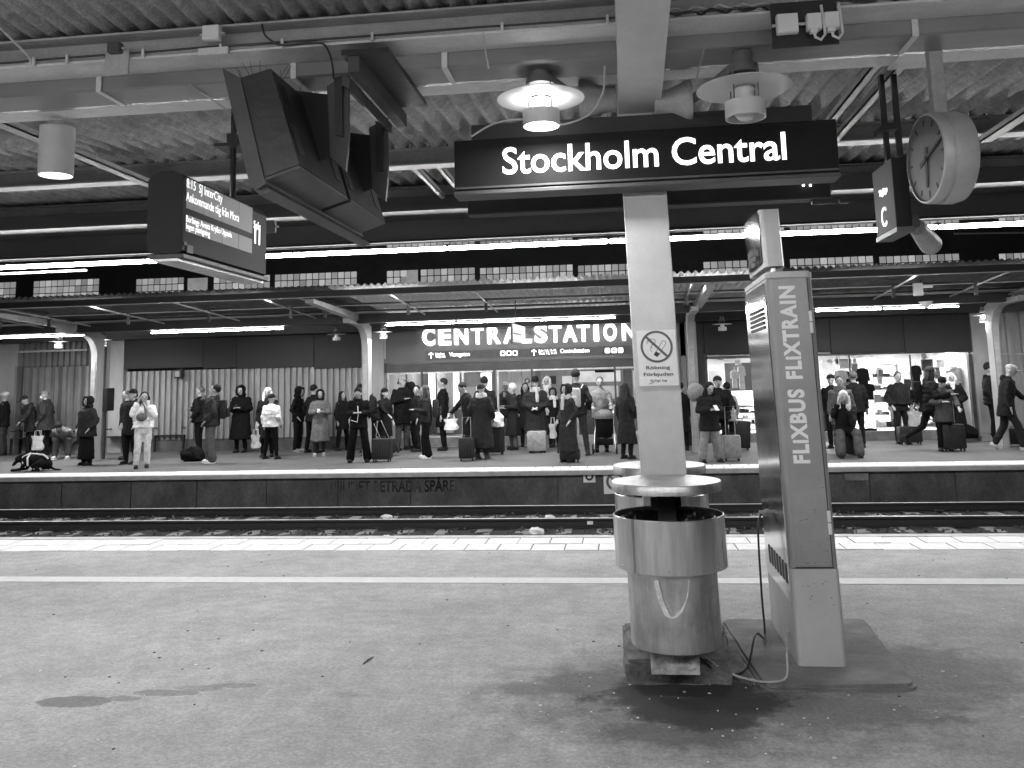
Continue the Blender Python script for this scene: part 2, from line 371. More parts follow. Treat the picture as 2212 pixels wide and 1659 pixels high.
# ---- far platform
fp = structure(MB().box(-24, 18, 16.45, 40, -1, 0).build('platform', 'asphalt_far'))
MB().box(-24, 18, 16.31, 16.455, -.075, .012, .012).build('edge_stone', 'lip', fp)
MB().box(-24, 18, 16.456, 17.125, 0, .004).build('edge_bedding', 'joint', fp)
tiles(-14.4, 72, 16.46, fp, .16, tf)
wall = structure(MB().box(-24, 18, 16.46, 16.6, -1, -.03).build('platform_wall', 'joint'))
ju = [-165, -15, 133, 283, 425, 576, 731, 887, 1044, 1205, 1370, 1538, 1705, 1880, 2065, 2250]
jx = [at(u, 1060, Y=16.42).x for u in ju]
for a, b in zip(jx[:-1], jx[1:]):
    d = R.uniform(-.008, .008)
    MB().box(a + .012, b - .012, 16.42 + d, 16.5, -.66, -.085, .006).build('wall_panel', 'concrete_dark', wall)
MB().box(-24, jx[0] - .012, 16.42, 16.5, -.66, -.085).build('wall_panel', 'concrete_dark', wall)
MB().box(jx[-1] + .012, 18, 16.42, 16.5, -.66, -.085).build('wall_panel', 'concrete_dark', wall)
M['faded_print'] = mk('faded_print', .01, .9, var=.6, scale=30); alpha_noise(M['faded_print'], 2.2, .42, .75, (1, 1, .6))
text('faded_lettering', 'FÖRBJUDET BETRÄDA SPÅREN', .2, at(678, 1064, Y=16.40), *CAMF, 'faded_print', bold=.02, width=(at(1000, 1060, Y=16.4) - at(678, 1060, Y=16.4)).length, extrude=.001, parent=wall)
M['faded_ground'] = mk('faded_ground', .16, .9, var=.5, scale=4)
# ---- track bed
nx, ny = 260, 60
bv = []
for j in range(ny + 1):
    for i in range(nx + 1):
        x = -20 + 34 * i / nx; y = 9.5 + 7 * j / ny
        bv.append((x, y, -.655 + .05 * noise.noise(Vector((x * 6, y * 6, 0))) + .02 * noise.noise(Vector((x * 17, y * 17, 3)))))
b = MB(); b.add(bv, [(j * (nx + 1) + i, j * (nx + 1) + i + 1, (j + 1) * (nx + 1) + i + 1, (j + 1) * (nx + 1) + i) for j in range(ny) for i in range(nx)])
o = b.build('ballast', 'ballast', smooth=True); o['kind'] = 'stuff'
track = bpy.data.objects.new('railway_track', None); COL.objects.link(track); structure(track)
def rail(y):
    p = [(y - .07, -.655), (y + .07, -.655), (y + .07, -.64), (y + .012, -.62), (y + .012, -.545), (y + .035, -.535), (y + .035, -.506), (y - .035, -.506), (y - .035, -.535), (y - .012, -.545), (y - .012, -.62), (y - .07, -.64)]
    r = MB().prism(p, -20, 14).build('rail', 'rail_side', track)
    MB().box(-20, 14, y - .026, y + .026, -.507, -.5).build('rail_head', 'rail_top', r)
for y in (15.58, 14.15, 11.9, 10.47): rail(y)
slm = MB().box(-.12, .12, -1.25, 1.25, -.72, -.63, .01).mesh('sleeper', 'concrete')
for k in range(38):
    o = link('sleeper', slm, track); o.location = (-14 + .62 * k, 14.86, -.018)
M['gravel'] = mk('gravel', .05, .9, var=.6, scale=9)
# stones and litter of the track
b = MB()
for k in range(2600):
    x, y = R.uniform(-14, 8.5), R.choice([R.uniform(12.6, 14.05), R.uniform(14.25, 15.5), R.uniform(15.7, 16.35)])
    s = R.uniform(.012, .035); n0 = len(b.v)
    b.add([(s, 0, 0), (-s * .7, s * .8, 0), (-s * .6, -s, 0), (0, 0, s * .9), (0, 0, -s)], [(0, 1, 3), (1, 2, 3), (2, 0, 3), (1, 0, 4), (2, 1, 4), (0, 2, 4)])
    b.xf(Matrix.Translation((x, y, -.635 + R.uniform(0, .02))) @ Matrix.Rotation(R.uniform(0, 6), 4, (R.random(), R.random(), R.random() + .1)), n0)
o = b.build('gravel', 'gravel'); o['kind'] = 'stuff'
def crumple(name, c, sx, sy, sz, mat, label, cat, group=None):
    b = MB().ell((0, 0, 0), sx, sy, sz, 9, 6)
    b.v = [(x * (1 + .5 * noise.noise(Vector((x * 23 + c[0], y * 23, z * 19)))), y * (1 + .5 * noise.noise(Vector((x * 21, y * 27 + c[0], z * 20)))), max(-sz * .6, z * (1 + .7 * noise.noise(Vector((x * 30, y * 22, z * 25 + c[0])))))) for x, y, z in b.v]
    b.xf(Matrix.Translation(c)); return single(b.build(name, mat), label, cat, group)
for (u, v, w, lab) in [(1160, 1148, .13, 'crumpled pale plastic bag lying beside the near running rail'), (1187, 1117, .08, 'crumpled white paper caught just behind the nearer rail'), (835, 1117, .1, 'crumpled paper left of the faded lettering, between the rails'), (834, 1160, .07, 'small white carton against the near platform edge'), (310, 1103, .05, 'small pale paper scrap far left between the rails')]:
    p = at(u, v, z=-.6); crumple('litter', (p.x, p.y, -.6), w, w * .6, w * .45, 'paper', lab, 'litter', 'litter on the track')
p = at(1275, 1133, z=-.6); single(MB().cbox((p.x, 14.11, -.57), .09, .012, .05, .004).build('rail_tag', 'white_plastic'), 'small white tag fixed to the side of the nearer rail', 'tag')
# small marks on the asphalt: spat gum, scraps
b = MB(); b2 = MB()
def blob(bb, x, y, r):
    n = 7; a0 = R.uniform(0, 6); el = R.uniform(.55, 1)
    pts = [(x + r * R.uniform(.7, 1.1) * math.cos(a0 + 6.283 * k / n), y + el * r * R.uniform(.7, 1.1) * math.sin(a0 + 6.283 * k / n)) for k in range(n)]
    bb.prism(pts, .0, .0035, 'z')
for k in range(300):
    y = R.uniform(3.2, 8.7); x = R.uniform(-y * .8, y * .5); blob(b, x, y, R.uniform(.003, .009) * R.choice([.7, 1, 1, 1.5]))
for k in range(60):
    blob(b, R.gauss(.3, .8), R.gauss(4.9, .45), R.uniform(.003, .008))
for k in range(70):
    y = R.uniform(3.4, 8.7); blob(b2, R.uniform(-y * .8, y * .5), y, R.uniform(.005, .012))
b.build('gum_spots', 'gum')['kind'] = 'stuff'; b2.build('dark_spots', 'gum_dark')['kind'] = 'stuff'
p, q = at(1200, 1356, z=.004), at(1243, 1360, z=.004)
single(MB().tube([p, q], .003, 6).build('stick', 'paper'), 'thin pale stick lying on the asphalt left of the litter bin', 'litter')
p, q = at(785, 1434, z=.004), at(806, 1419, z=.004)
single(MB().tube([p, (p + q) / 2 + Vector((0, 0, .004)), q], [.004, .006, .003], 6).build('twig', 'gum_dark'), 'short dark twig lying on the open asphalt', 'litter')

# ================================================================== NEAR CANOPY
can = thing('platform_canopy', 'near platform canopy of corrugated sheets on two pale steel beams with a box gutter', 'canopy', (0, 5, 0))
def ibeam(y, z, wdt=.2, h=.15, tf=.014, mw='beam', mf='flange', x0=XL, x1=XR, par=None):
    par = par or can
    w_ = MB().box(x0, x1, y - .006, y + .006, z + tf, z + h).build('beam', mw, par)
    MB().box(x0, x1, y - wdt / 2, y + wdt / 2, z, z + tf).build('flange', mf, w_)
    MB().box(x0, x1, y - wdt / 2, y + wdt / 2, z + h, z + h + .012).build('top_flange', mw, w_)
    return w_
ibeam(4.49, 3.45, .22, .15)
ibeam(5.22, 3.45, .17, .15)
ibeam(7.70, 3.60, .16, .15)
ibeam(9.40, 3.66, .13, .13)
# hollow rounded step along the first web as in a rolled channel
MB().prism([(4.44, 3.50), (4.482, 3.49), (4.482, 3.58), (4.45, 3.57)], XL, XR).build('channel_lip', 'beam', can, smooth=True)
g = MB().prism([(4.605, 3.47), (4.605, 3.375), (4.62, 3.368), (4.86, 3.368), (4.93, 3.378), (5.12, 3.452), (5.12, 3.47), (5.11, 3.47), (5.10, 3.46), (4.92, 3.388), (4.86, 3.376), (4.63, 3.375), (4.615, 3.385), (4.615, 3.47)], XL, XR).build('gutter', 'gutter', can)
for u, v in [(214, 190), (634, 165), (960, 115), (1975, 45), (2420, 10), (-200, 230)]:
    x = at(u, v, Y=4.6).x
    MB().box(x - .016, x + .016, 4.594, 4.6, 3.365, 3.45).box(x - .016, x + .016, 4.594, 4.86, 3.358, 3.365).build('strap', 'flange', can)
# seams of the gutter
for k in range(9):
    x = -14 + 2.9 * k; MB().box(x, x + .01, 4.6, 5.1, 3.3655, 3.368).build('seam', 'beam', can)
def sheet_mesh(wd, y0, y1, z0, z1, pitch, amp, mat, th=.006):
    n = int(round(wd / pitch)); st = 8; ny = 6; b = MB(); nn = n * st
    for s, dz in ((0, 0), (1, th)):
        for j in range(ny + 1):
            y = y0 + (y1 - y0) * j / ny; z = z0 + (z1 - z0) * j / ny
            for i in range(nn + 1):
                b.v.append((wd * i / nn, y, z + dz + amp * (.5 - .5 * math.cos(2 * math.pi * i / st))))
    W1 = nn + 1; T = (ny + 1) * W1
    for j in range(ny):
        for i in range(nn):
            a = j * W1 + i; b.f.append((a, a + W1, a + W1 + 1, a + 1)); b.f.append((T + a, T + a + 1, T + a + W1 + 1, T + a + W1))
    for i in range(nn):
        b.f.append((i, i + 1, T + i + 1, T + i)); a = ny * W1 + i; b.f.append((a, T + a, T + a + 1, a + 1))
    return b.mesh('roof_sheet', mat, True)
def sheets(par, wd, y0, y1, z0, z1, pitch, amp, mat, x0=XL, x1=XR, jit=.004):
    me = sheet_mesh(wd + pitch * .0, y0, y1, z0, z1, pitch, amp, mat)
    x = x0
    while x < x1:
        o = link('roof_sheet', me, par); o.location = (x, R.uniform(-.01, .01), 0) if WM.get(par.name) is None else (x, R.uniform(-.01, .01), R.uniform(0, jit))
        x += wd
sheets(can, .99, -.4, 4.50, 3.98, 3.62, .11, .042, 'roof')
sheets(can, 1.085, 4.9, 7.74, 3.60, 3.76, .155, .06, 'roof')
sheets(can, 1.085, 7.66, 9.9, 3.76, 3.84, .155, .06, 'roof')
# deep dark edge fascia above the track side and its twin on the other side
for y in (9.75, -.42):
    MB().box(XL, XR, y, y + .09, 3.27, 3.82, .004).build('fascia', 'fascia', can)
    MB().box(XL, XR, y - .022, y + .0, 3.50, 3.515).build('pipe', 'fascia', can)
    MB().box(XL, XR, y - .06, y + .12, 3.245, 3.27).build('fascia_rail', 'black_matt', can)
MB().box(XL, XR, 9.2, 9.75, 3.50, 3.515).build('soffit', 'fascia', can)
MB().box(XL, XR, 9.2, 9.215, 3.515, 3.66).build('soffit', 'fascia', can)
b = MB()
for k in range(150):
    x = XL + .165 * k
    for y, z in ((4.46, 3.61), (7.68, 3.775), (5.25, 3.615)): b.ell((x + R.uniform(-.02, .02), y - .03, z + .0), .009, .009, .012, 6, 4)
b.build('roof_bolts', 'dark_paint', can)['kind'] = 'stuff'
# ---- the steel post, leaning a little, with cantilever arms
def lean(b, k=.0215, x0=.111): b.v = [(x + (-k * z + x0), y, z) for x, y, z in b.v]; return b
post = thing('canopy_post', 'pale painted box-section steel post carrying the canopy behind the station sign', 'post', (.22, 5.4, 0))
P = MB().box(0, .262, 5.3, 5.52, .06, 3.25, .006); lean(P); P.build('shaft', 'column', post)
P = MB().prism([(5.302, 3.255), (5.33, 3.235), (5.5, 3.235), (5.515, 3.30), (9.3, 3.6), (9.3, 3.66), (5.5, 3.44), (3.0, 3.60), (3.0, 3.46)], .004, .258); lean(P); P.build('cantilever_arm', 'column', post)
P = MB().box(-.02, .282, 5.27, 5.55, .05, .13, .008); lean(P); P.build('foot_plate', 'concrete', post)
# more posts of the same row stand outside the picture
# plinth: worn concrete foot
def rough(b, amp, sc=6, seed=0.):
    b.v = [(x + amp * noise.noise(Vector((x * sc, y * sc, z * sc + seed))), y + amp * noise.noise(Vector((x * sc + 9, y * sc, z * sc + seed))), z + amp * .7 * noise.noise(Vector((x * sc, y * sc + 9, z * sc + seed)))) for x, y, z in b.v]; return b
def grid_slab(poly, z0, z1, sub, amp, sc):
    bm = bmesh.new(); vs = [bm.verts.new((x, y, z1)) for x, y in poly]; f = bm.faces.new(vs)
    r = bmesh.ops.extrude_face_region(bm, geom=[f]); bmesh.ops.translate(bm, verts=[e for e in r['geom'] if isinstance(e, bmesh.types.BMVert)], vec=(0, 0, z0 - z1))
    bmesh.ops.bevel(bm, geom=[e for e in bm.edges if abs(e.verts[0].co.z - z1) < 1e-6 and abs(e.verts[1].co.z - z1) < 1e-6], offset=.018, segments=2, affect='EDGES')
    bmesh.ops.triangulate(bm, faces=bm.faces[:]); 
    for _ in range(sub): bmesh.ops.subdivide_edges(bm, edges=[e for e in bm.edges if e.calc_length() > .05], cuts=1)
    bm.verts.index_update(); b = MB(); b.add([v.co[:] for v in bm.verts], [[v.index for v in f.verts] for f in bm.faces]); bm.free(); return rough(b, amp, sc)
M['plinth'] = mk('plinth', .15, .9, var=.6, scale=7, bump=.8, bscale=40)
single(grid_slab([(-.045, 5.03), (.52, 5.05), (.56, 5.8), (-.06, 5.8)], -.01, .125, 4, .02, 9).build('plinth_block', 'plinth', smooth=True), 'broken dirty concrete foot under the pale post and the litter bin', 'plinth')
pl = []
for (cx, cy, a0) in [(.74, 5.03, 180), (1.38, 5.08, 270), (1.44, 6.22, 0), (.66, 6.18, 90)]:
    for k in range(5): a = math.radians(a0 + 22.5 * k); pl.append((cx + .08 * math.cos(a), cy + .08 * math.sin(a)))
M['slab'] = mk('slab', .17, .85, var=.4, scale=4, bump=.5, bscale=60)
single(grid_slab(pl, -.02, .03, 4, .006, 7).build('kiosk_slab', 'slab', smooth=True), 'low round-cornered concrete slab under the tall metal kiosk', 'slab')
sl2 = [(.3, 5.3), (.64, 5.0), (.64, 6.2), (.5, 6.45), (.3, 6.2)]
single(grid_slab(sl2, -.02, .02, 4, .01, 7).build('ground_patch', 'plinth', smooth=True), 'rough dark patch of concrete between the plinth and the kiosk slab', 'patch')

# ---- litter bins either side of the post
M['foot_pale'] = mk('foot_pale', .4, .8, var=.5, scale=12, bump=.8, bscale=40)
def litter_bin(y, label, spikes=True):
    t = thing('litter_bin', label, 'litter bin', (.20, y, 0), group='round steel litter bins on the post')
    s = 1 if y < 5.3 else -1
    def L(b): return lean(b, .0215, .111 + .0)
    c = (.125, y, 0)
    L(MB().lathe([(.233, .235), (.238, .24), (.238, .70), (.234, .70), (.234, .25), (.0, .25)], c, n=64)).build('canister', 'steel_dull', t, smooth=True)
    L(MB().lathe([(.292, .635), (.297, .637), (.297, .903), (.292, .906), (.289, .903), (.289, .635)], c, n=72, close=True)).build('shell', 'steel', t, smooth=True)
    ln = MB(); n = 72; prof = [(.247, .70), (.245, .82), (.256, .882), (.24, .89), (.228, .872), (.22, .80), (.21, .68), (.0, .675)]
    for (r, h) in prof:
        for k in range(n):
            a = 6.283 * k / n; w_ = noise.noise(Vector((math.cos(a) * 6, math.sin(a) * 6, h * 7 + y))) * .02 * (1 if r > .2 else 0)
            ln.v.append((c[0] + (r + w_) * math.cos(a), c[1] + (r + w_) * math.sin(a), h + w_ * .6))
    for i in range(len(prof) - 1):
        for k in range(n): a = i * n + k; b2 = i * n + (k + 1) % n; ln.f.append((a, b2, b2 + n, a + n))
    L(ln).build('liner_bag', 'liner', t, smooth=True)
    for k in range(3):
        a = math.radians(-60 + 55 * k); L(MB().ell((c[0] + .298 * math.sin(a), y - .298 * math.cos(a) * s, .66), .007, .007, .007, 8, 6)).build('rivet', 'steel_dull', t)
    L(MB().box(c[0] - .2, c[0] - .198, y - .2275 * s - .002, y - .2275 * s + .002, .64, .9)).build('seam', 'cab', t)
    L(MB().lathe([(0, 1.047), (.28, 1.047), (.288, 1.03), (.296, 1.03), (.296, 1.073), (.292, 1.079), (.0, 1.083)], c, n=72)).build('lid', 'steel_dull', t, smooth=True)
    L(MB().box(c[0] - .05, c[0] + .05, y + s * .15 - .012, y + s * .15 + .012, .62, 1.05).box(c[0] - .085, c[0] + .085, y + s * .19 - .01, y + s * .19 + .01, .9, .965)).build('bracket', 'dark_paint', t)
    return t
bA = litter_bin(4.97, 'nearer round steel litter bin with flat lid, in front of the pale post')
bB = litter_bin(5.87, 'second round steel litter bin mostly hidden behind the pale post')
P = MB().box(.09, .34, 4.88, 5.0, .10, .24, .004); P.build('bin_foot', 'foot_pale', bA)
# V-shaped scrape on the canister
pts = []
for u, v in [(1417, 1254), (1428, 1300), (1442, 1330), (1456, 1336), (1470, 1322), (1481, 1290), (1484, 1254)]:
    p = at(u, v, Y=4.74); x = p.x - .20; yy = 4.97 - math.sqrt(max(.0, .2415 ** 2 - x * x)); q = at(u, v, Y=yy); pts.append((q.x, yy - .0015, q.z))
M['scrape'] = mk('scrape', .62, .55, .3, var=.3, scale=30)
b = MB()
for i in range(len(pts) - 1):
    a, c_ = Vector(pts[i]), Vector(pts[i + 1]); w_ = Vector((.012, 0, .003)); b.add([a - w_, a + w_, c_ + w_, c_ - w_], [(0, 1, 2, 3)])
b.build('scrape_mark', 'scrape', bA)

# ---- no smoking notice on the post
def post_x(z): return -.0215 * z + .111
ns = thing('no_smoking_notice', 'white notice with a crossed-out cigarette and Swedish text on the pale post', 'notice', (.2, 5.29, 1.8))
c0 = at(1420, 773, Y=5.292)
a_ = -math.radians(1.2)
NX = Vector((1, 0, .0)); NZ = Vector((-.0215, 0, 1)).normalized()
def npt(x, z, d=0): return Vector(c0) + NX * x + NZ * z + Vector((0, -d, 0))
w2, h2 = .1145, .164
q = [npt(-w2, -h2), npt(w2, -h2), npt(w2, h2), npt(-w2, h2)]
b = MB(); b.add([p + Vector((0, -.003, 0)) for p in q] + [p + Vector((0, .003, 0)) for p in q], [(0, 1, 2, 3), (7, 6, 5, 4), (0, 4, 5, 1), (1, 5, 6, 2), (2, 6, 7, 3), (3, 7, 4, 0)]); b.build('plate', 'sign_white', ns)
def ring(cx, cz, r0, r1, d, a0=0, a1=360, n=48):
    b = MB()
    for k in range(n + 1):
        a = math.radians(a0 + (a1 - a0) * k / n)
        for r in (r0, r1): b.v.append(tuple(npt(cx + r * math.cos(a), cz + r * math.sin(a), d)))
    b.f = [(2 * k, 2 * k + 1, 2 * k + 3, 2 * k + 2) for k in range(n)]; return b
def strip(pts, wd, d, bb=None):
    bb = bb or MB()
    for (x0, z0), (x1, z1) in zip(pts[:-1], pts[1:]):
        t = Vector((x1 - x0, z1 - z0)); t.normalize(); nx_, nz_ = -t.y * wd / 2, t.x * wd / 2
        bb.add([npt(x0 + nx_, z0 + nz_, d), npt(x0 - nx_, z0 - nz_, d), npt(x1 - nx_, z1 - nz_, d), npt(x1 + nx_, z1 + nz_, d)], [(0, 1, 2, 3)])
    return bb
zc = .066
ring(0, zc, .081, .0945, .0045).build('ring', 'print_grey', ns)
strip([(-.062, zc + .062), (.062, zc - .062)], .014, .0055).build('bar', 'print_grey', ns)
b = strip([(-.015, zc - .045), (.038, zc + .035), (.052, zc + .03), (.055, zc + .018), (.01, zc - .05)], .0028, .0045)
strip([(-.055, zc + .03), (-.04, zc + .045), (-.02, zc + .046), (-.004, zc + .036), (-.01, zc + .022), (-.03, zc + .005), (-.04, zc - .012), (-.03, zc - .03)], .0028, .0045, b)
strip([(-.06, zc + .018), (-.045, zc + .032), (-.028, zc + .032), (-.022, zc + .02), (-.03, zc + .002), (-.028, zc - .012)], .0025, .0045, b)
b.build('cigarette_outline', 'print_dark', ns)
strip([(-.01, zc - .055), (.004, zc - .034)], .026, .0047).build('ember', 'print_dark', ns)
for s_, hh, zz, bo in [('Rökning', .019, -.066, .012), ('Förbjuden', .019, -.105, .012), ('Enligt lag', .0115, -.138, .006)]:
    text('lettering', s_, hh, npt(0, zz, .003), NX, NZ, 'print_dark', bold=bo, align='CENTER', width={'Rökning': .14, 'Förbjuden': .172, 'Enligt lag': .095}[s_], parent=ns)
strip([(-.06, -.152), (-.04, -.147), (-.03, -.14)], .003, .0045).build('pen_mark', 'print_dark', ns)

# ---- big station name sign
sg = thing('station_name_sign', 'long dark illuminated sign reading Stockholm Central across the pale post', 'sign', (.16, 5.2, 3))
MB().box(-.955, 1.285, 5.11, 5.28, 2.775, 3.088, .006).build('case', 'sign_face', sg)
MB().box(-.96, 1.29, 5.098, 5.285, 2.748, 2.772, .004).build('bottom_rail', 'cab2', sg)
MB().box(-.95, 1.28, 5.103, 5.11, 2.785, 2.797).build('trim', 'cab2', sg)
MB().box(-.853, 1.16, 5.14, 5.27, 3.09, 3.19, .004).build('top_box', 'dark_paint', sg)
for i in range(4): MB().cbox((-.75 + i * .6, 5.2, 3.197), .03, .03, .02).build('bolt', 'dark_paint', sg)
z_ = at(1390, 368, Y=5.108).z
text('lettering', 'Stockholm Central', .158, at(1086, 376, Y=5.106) * 1, (1, 0, 0), (0, 0, 1), 'sign_lit', bold=.013, width=(at(1700, 350, Y=5.106).x - at(1086, 376, Y=5.106).x), parent=sg)
# ---- darker second board behind with small indicator lights
sb = thing('hanging_board', 'plain dark board hanging behind the station name sign with tiny white lights', 'board', (.1, 7.2, 3))
xa, xb = at(1010, 450, Y=7.2).x, at(1795, 420, Y=7.2).x
zb = at(1400, 447, Y=7.2).z
MB().box(xa, xb, 7.2, 7.34, zb, zb + .24, .005).build('case', 'dark_paint', sb)
MB().box(xa, xb, 7.185, 7.2, zb, zb + .014).build('rail', 'cab2', sb)
for u, v in [(1032, 425), (1046, 425), (1736, 400), (1742, 393), (1751, 400)]:
    p = at(u, v, Y=7.19); MB().ell((p.x, 7.195, p.z), .009, .009, .009, 10, 6).build('indicator', 'lamp_glow', sb)
for u in (1411, 1822): p = at(u, 453 if u < 1500 else 430, Y=7.25); MB().cbox((p.x, 7.25, zb - .02), .07, .06, .035, .004).build('sensor', 'cab2', sb)
for x in (xa + .3, xb - .3): MB().box(x - .02, x + .02, 7.25, 7.29, zb + .24, 3.72).build('hanger', 'dark_paint', sb)
# ================================================================== THINGS HANGING FROM THE NEAR CANOPY
def quadprism(pts, Y0, Y1):                       # polygon given at picture positions on plane Y0, extruded away from the viewer
    return MB().prism([(p.x, p.z) for p in (at(u, v, Y=Y0) for u, v in pts)], Y0, Y1, 'y')
# ---- pair of tilted monitor cabinets on a frame
mc = thing('monitor_cluster', 'pair of big dark tilted monitor housings with bird spikes hanging from the gutter', 'monitor housing', (-1.9, 4.6, 3.0))
near = [(519, 168), (585, 148), (646, 355), (570, 383)]
P0 = [at(u, v, Y=4.0) for u, v in near]
def unit(dy, ln):
    h = MB().prism([(p.x, p.z) for p in P0], 4.0 + dy, 4.0 + dy + ln, 'y').build('housing', 'cab', mc)
    for (t0, t1) in ((.12, .36), (.55, .86)):     # louvre slots in the back face
        a = P0[1].lerp(P0[2], t0); c = P0[1].lerp(P0[2], t1); nx = Vector((a.z - c.z, 0, c.x - a.x)).normalized() * .004
        for y in (4.05 + dy, 4.0 + dy + ln - .14):
            b = MB(); q = [a + nx, c + nx]; vs = []
            for p in (a, c):
                for yy in (y, y + .09):
                    for s_ in (-1, 1): vs.append((p.x + nx.x * s_, yy, p.z + nx.z * s_))
            b.add(vs, [(0, 1, 3, 2), (4, 6, 7, 5), (0, 4, 5, 1), (2, 3, 7, 6), (0, 2, 6, 4), (1, 5, 7, 3)]); b.build('vent_slot', 'black', h)
    return h
u1 = unit(0, .76); u2 = unit(.82, .74)
# underside plates, a shade lighter
for dy, ln in ((0, .76), (.82, .74)):
    a, c = P0[2], P0[3]
    MB().prism([(a.x, a.z - .004), (c.x, c.z - .004), (c.x + .004, c.z - .018), (a.x + .004, a.z - .018)], 4.0 + dy, 4.0 + dy + ln, 'y').build('underside', 'cab2', mc)
quadprism([(480, 147), (519, 168), (570, 383), (575, 396), (556, 408), (540, 402)], 3.99, 5.62).build('hood', 'cab2', mc)
quadprism([(540, 402), (556, 395), (590, 412), (562, 422)], 4.02, 5.72).build('support_rail', 'cab2', mc)
for dy, Y in ((0, 4.41), (.8, 5.21)):
    ps = [at(u, v, Y=4.41) for u, v in [(640, 196), (708, 204), (713, 338), (672, 352)]]
    MB().prism([(p.x, p.z) for p in ps], Y, Y + .02, 'y').build('end_plate', 'black', mc)
    ps = [at(u, v, Y=4.41) for u, v in [(706, 186), (752, 160), (753, 300), (746, 369), (712, 338)]]
    MB().prism([(p.x, p.z) for p in ps], Y, Y + .03, 'y').build('arm', 'cab2', mc)
    ps = [at(u, v, Y=4.40) for u, v in [(724, 172), (741, 166), (741, 296), (727, 292)]]
    MB().prism([(p.x, p.z) for p in ps], Y - .03, Y, 'y').build('arm_rib', 'cab', mc)
ps = [at(u, v, Y=4.41) for u, v in [(742, 166), (760, 172), (758, 196), (742, 188)]]
MB().prism([(p.x, p.z) for p in ps], 4.38, 5.25, 'y').build('cross_bar', 'cab2', mc)
a, c = at(737, 116, z=3.345), at(866, 219, z=3.345)
MB().box(a.x, a.x + .25, a.y, 5.16, 3.335, 3.365).build('mounting_plate', 'cab', mc)
MB().box(a.x + .03, a.x + .09, a.y + .02, 5.3, 3.25, 3.335).build('mounting_channel', 'cab2', mc)
b = MB()
for k in range(70):
    t = R.random(); s_ = R.random()
    if R.random() < .6: x, z = P0[0].lerp(P0[1], t).x, P0[0].lerp(P0[1], t).z
    else: x, z = P0[0].x - .06 * t, P0[0].z + .03 * t
    y = 4.0 + R.choice([0, .82]) + R.uniform(0, .7); l_ = R.uniform(.06, .1)
    b.tube([(x, y, z), (x + R.uniform(-.05, .05), y + R.uniform(-.02, .02), z + l_)], .0012, 3, caps=False)
b.build('bird_spikes', 'dark_paint', mc)['kind'] = 'stuff'

# ---- departure display, face towards +X
dp = thing('departure_display', 'black double-sided departure display showing an arriving train and Spår 11', 'display', (-2.5, 5.2, 2.6))
xf = -2.392
prof = [(xf, 2.40), (xf, 2.80), (xf - .02, 2.835), (xf - .07, 2.855), (xf - .14, 2.855), (xf - .19, 2.835), (xf - .212, 2.80), (xf - .212, 2.42), (xf - .19, 2.39), (xf - .03, 2.38)]
MB().prism(prof, 4.56, 5.72, 'y').build('case', 'black', dp)
MB().box(xf - .2, xf + .012, 4.55, 5.74, 2.355, 2.38, .004).build('bottom_rail', 'cab2', dp)
MB().box(xf - .17, xf - .02, 4.56, 5.73, 2.34, 2.356).build('light_strip', 'steel_dull', dp)
def dx(u, v): p = at(u, v, x=xf); return p.y, p.z
y0, zt = dx(403, 384); y1, zt2 = dx(545, 459); _, zm = dx(403, 449); _, zm2 = dx(403, 464); _, zb_ = dx(403, 500)
ya = y0 - .0
for (za, zc_, nm) in ((zm, zt, 'screen'), (zb_, zm2, 'screen')):
    n = 4; ys = [y0, y0 + (y1 - y0) * .235, y0 + (y1 - y0) * .51, y0 + (y1 - y0) * .765, y1]
    for i in range(4):
        MB().box(xf - .001, xf + .003, ys[i] + .003, ys[i + 1] - .003, za, zc_).build('screen', 'lcd', dp)
UX, UY = (0, 1, 0), (0, 0, 1)
def dtext(s, u, v, h, wdt, mat='lcd_text', bold=-.002, ob=None):
    p = at(u, v, x=xf + .0045); return text('lettering', s, h, p, UX, UY, mat, bold=bold, width=wdt, parent=dp, extrude=.0008)
L_full = y1 - y0
dtext('8:15  SJ InterCity', 403, 404, .052, L_full * .50)
dtext('Ankommande tåg från Mora', 402, 433, .052, L_full * .77)
dtext('Borlänge Avesta Krylbo Uppsala', 402, 478, .036, L_full * .65)
dtext('Ingen påstigning', 402, 494, .036, L_full * .32)
dtext('Spår', 548, 492, .05, .11, 'sign_lit'); dtext('11', 550, 525, .115, .085, 'sign_lit', .014)
MB().cbox((xf + .003, 4.64, 2.415), .005, .07, .045).build('label', 'print_grey', dp)
MB().cbox((xf + .003, 4.585, 2.44), .005, .03, .02).build('label', 'print_grey', dp)
MB().tube([(xf - .1, 5.4, 2.85), (xf - .1, 5.4, 3.5)], .02, 10).build('stem', 'dark_paint', dp)
MB().box(xf - .19, xf - .01, 5.3, 5.5, 3.2, 3.22).box(xf - .13, xf - .07, 5.36, 5.44, 3.22, 3.3).build('bracket', 'dark_paint', dp)
# unistrut rails for the hanging things, under the second bay
def strut(x, y0, y1, z, par=can, mat='beam', s=.045):
    MB().box(x - s, x + s, y0, y1, z, z + .012).box(x - s, x - s + .008, y0, y1, z, z + .05).box(x + s - .008, x + s, y0, y1, z, z + .05).build('support_rail', mat, par)
for x in (xf - .1, xf + .12): strut(x, 5.3, 7.62, 3.50)
for x in (-1.85, -1.62): strut(x, 7.8, 9.35, 3.62, s=.025)
for x in (1.64, 1.80): strut(x, 5.3, 7.62, 3.50, s=.03)
for x in (1.35, 1.55): strut(x, 7.8, 9.35, 3.62, s=.025)
strut(3.1, 5.3, 7.6, 3.52, s=.05); strut(-4.3, 5.3, 7.6, 3.52, s=.05)

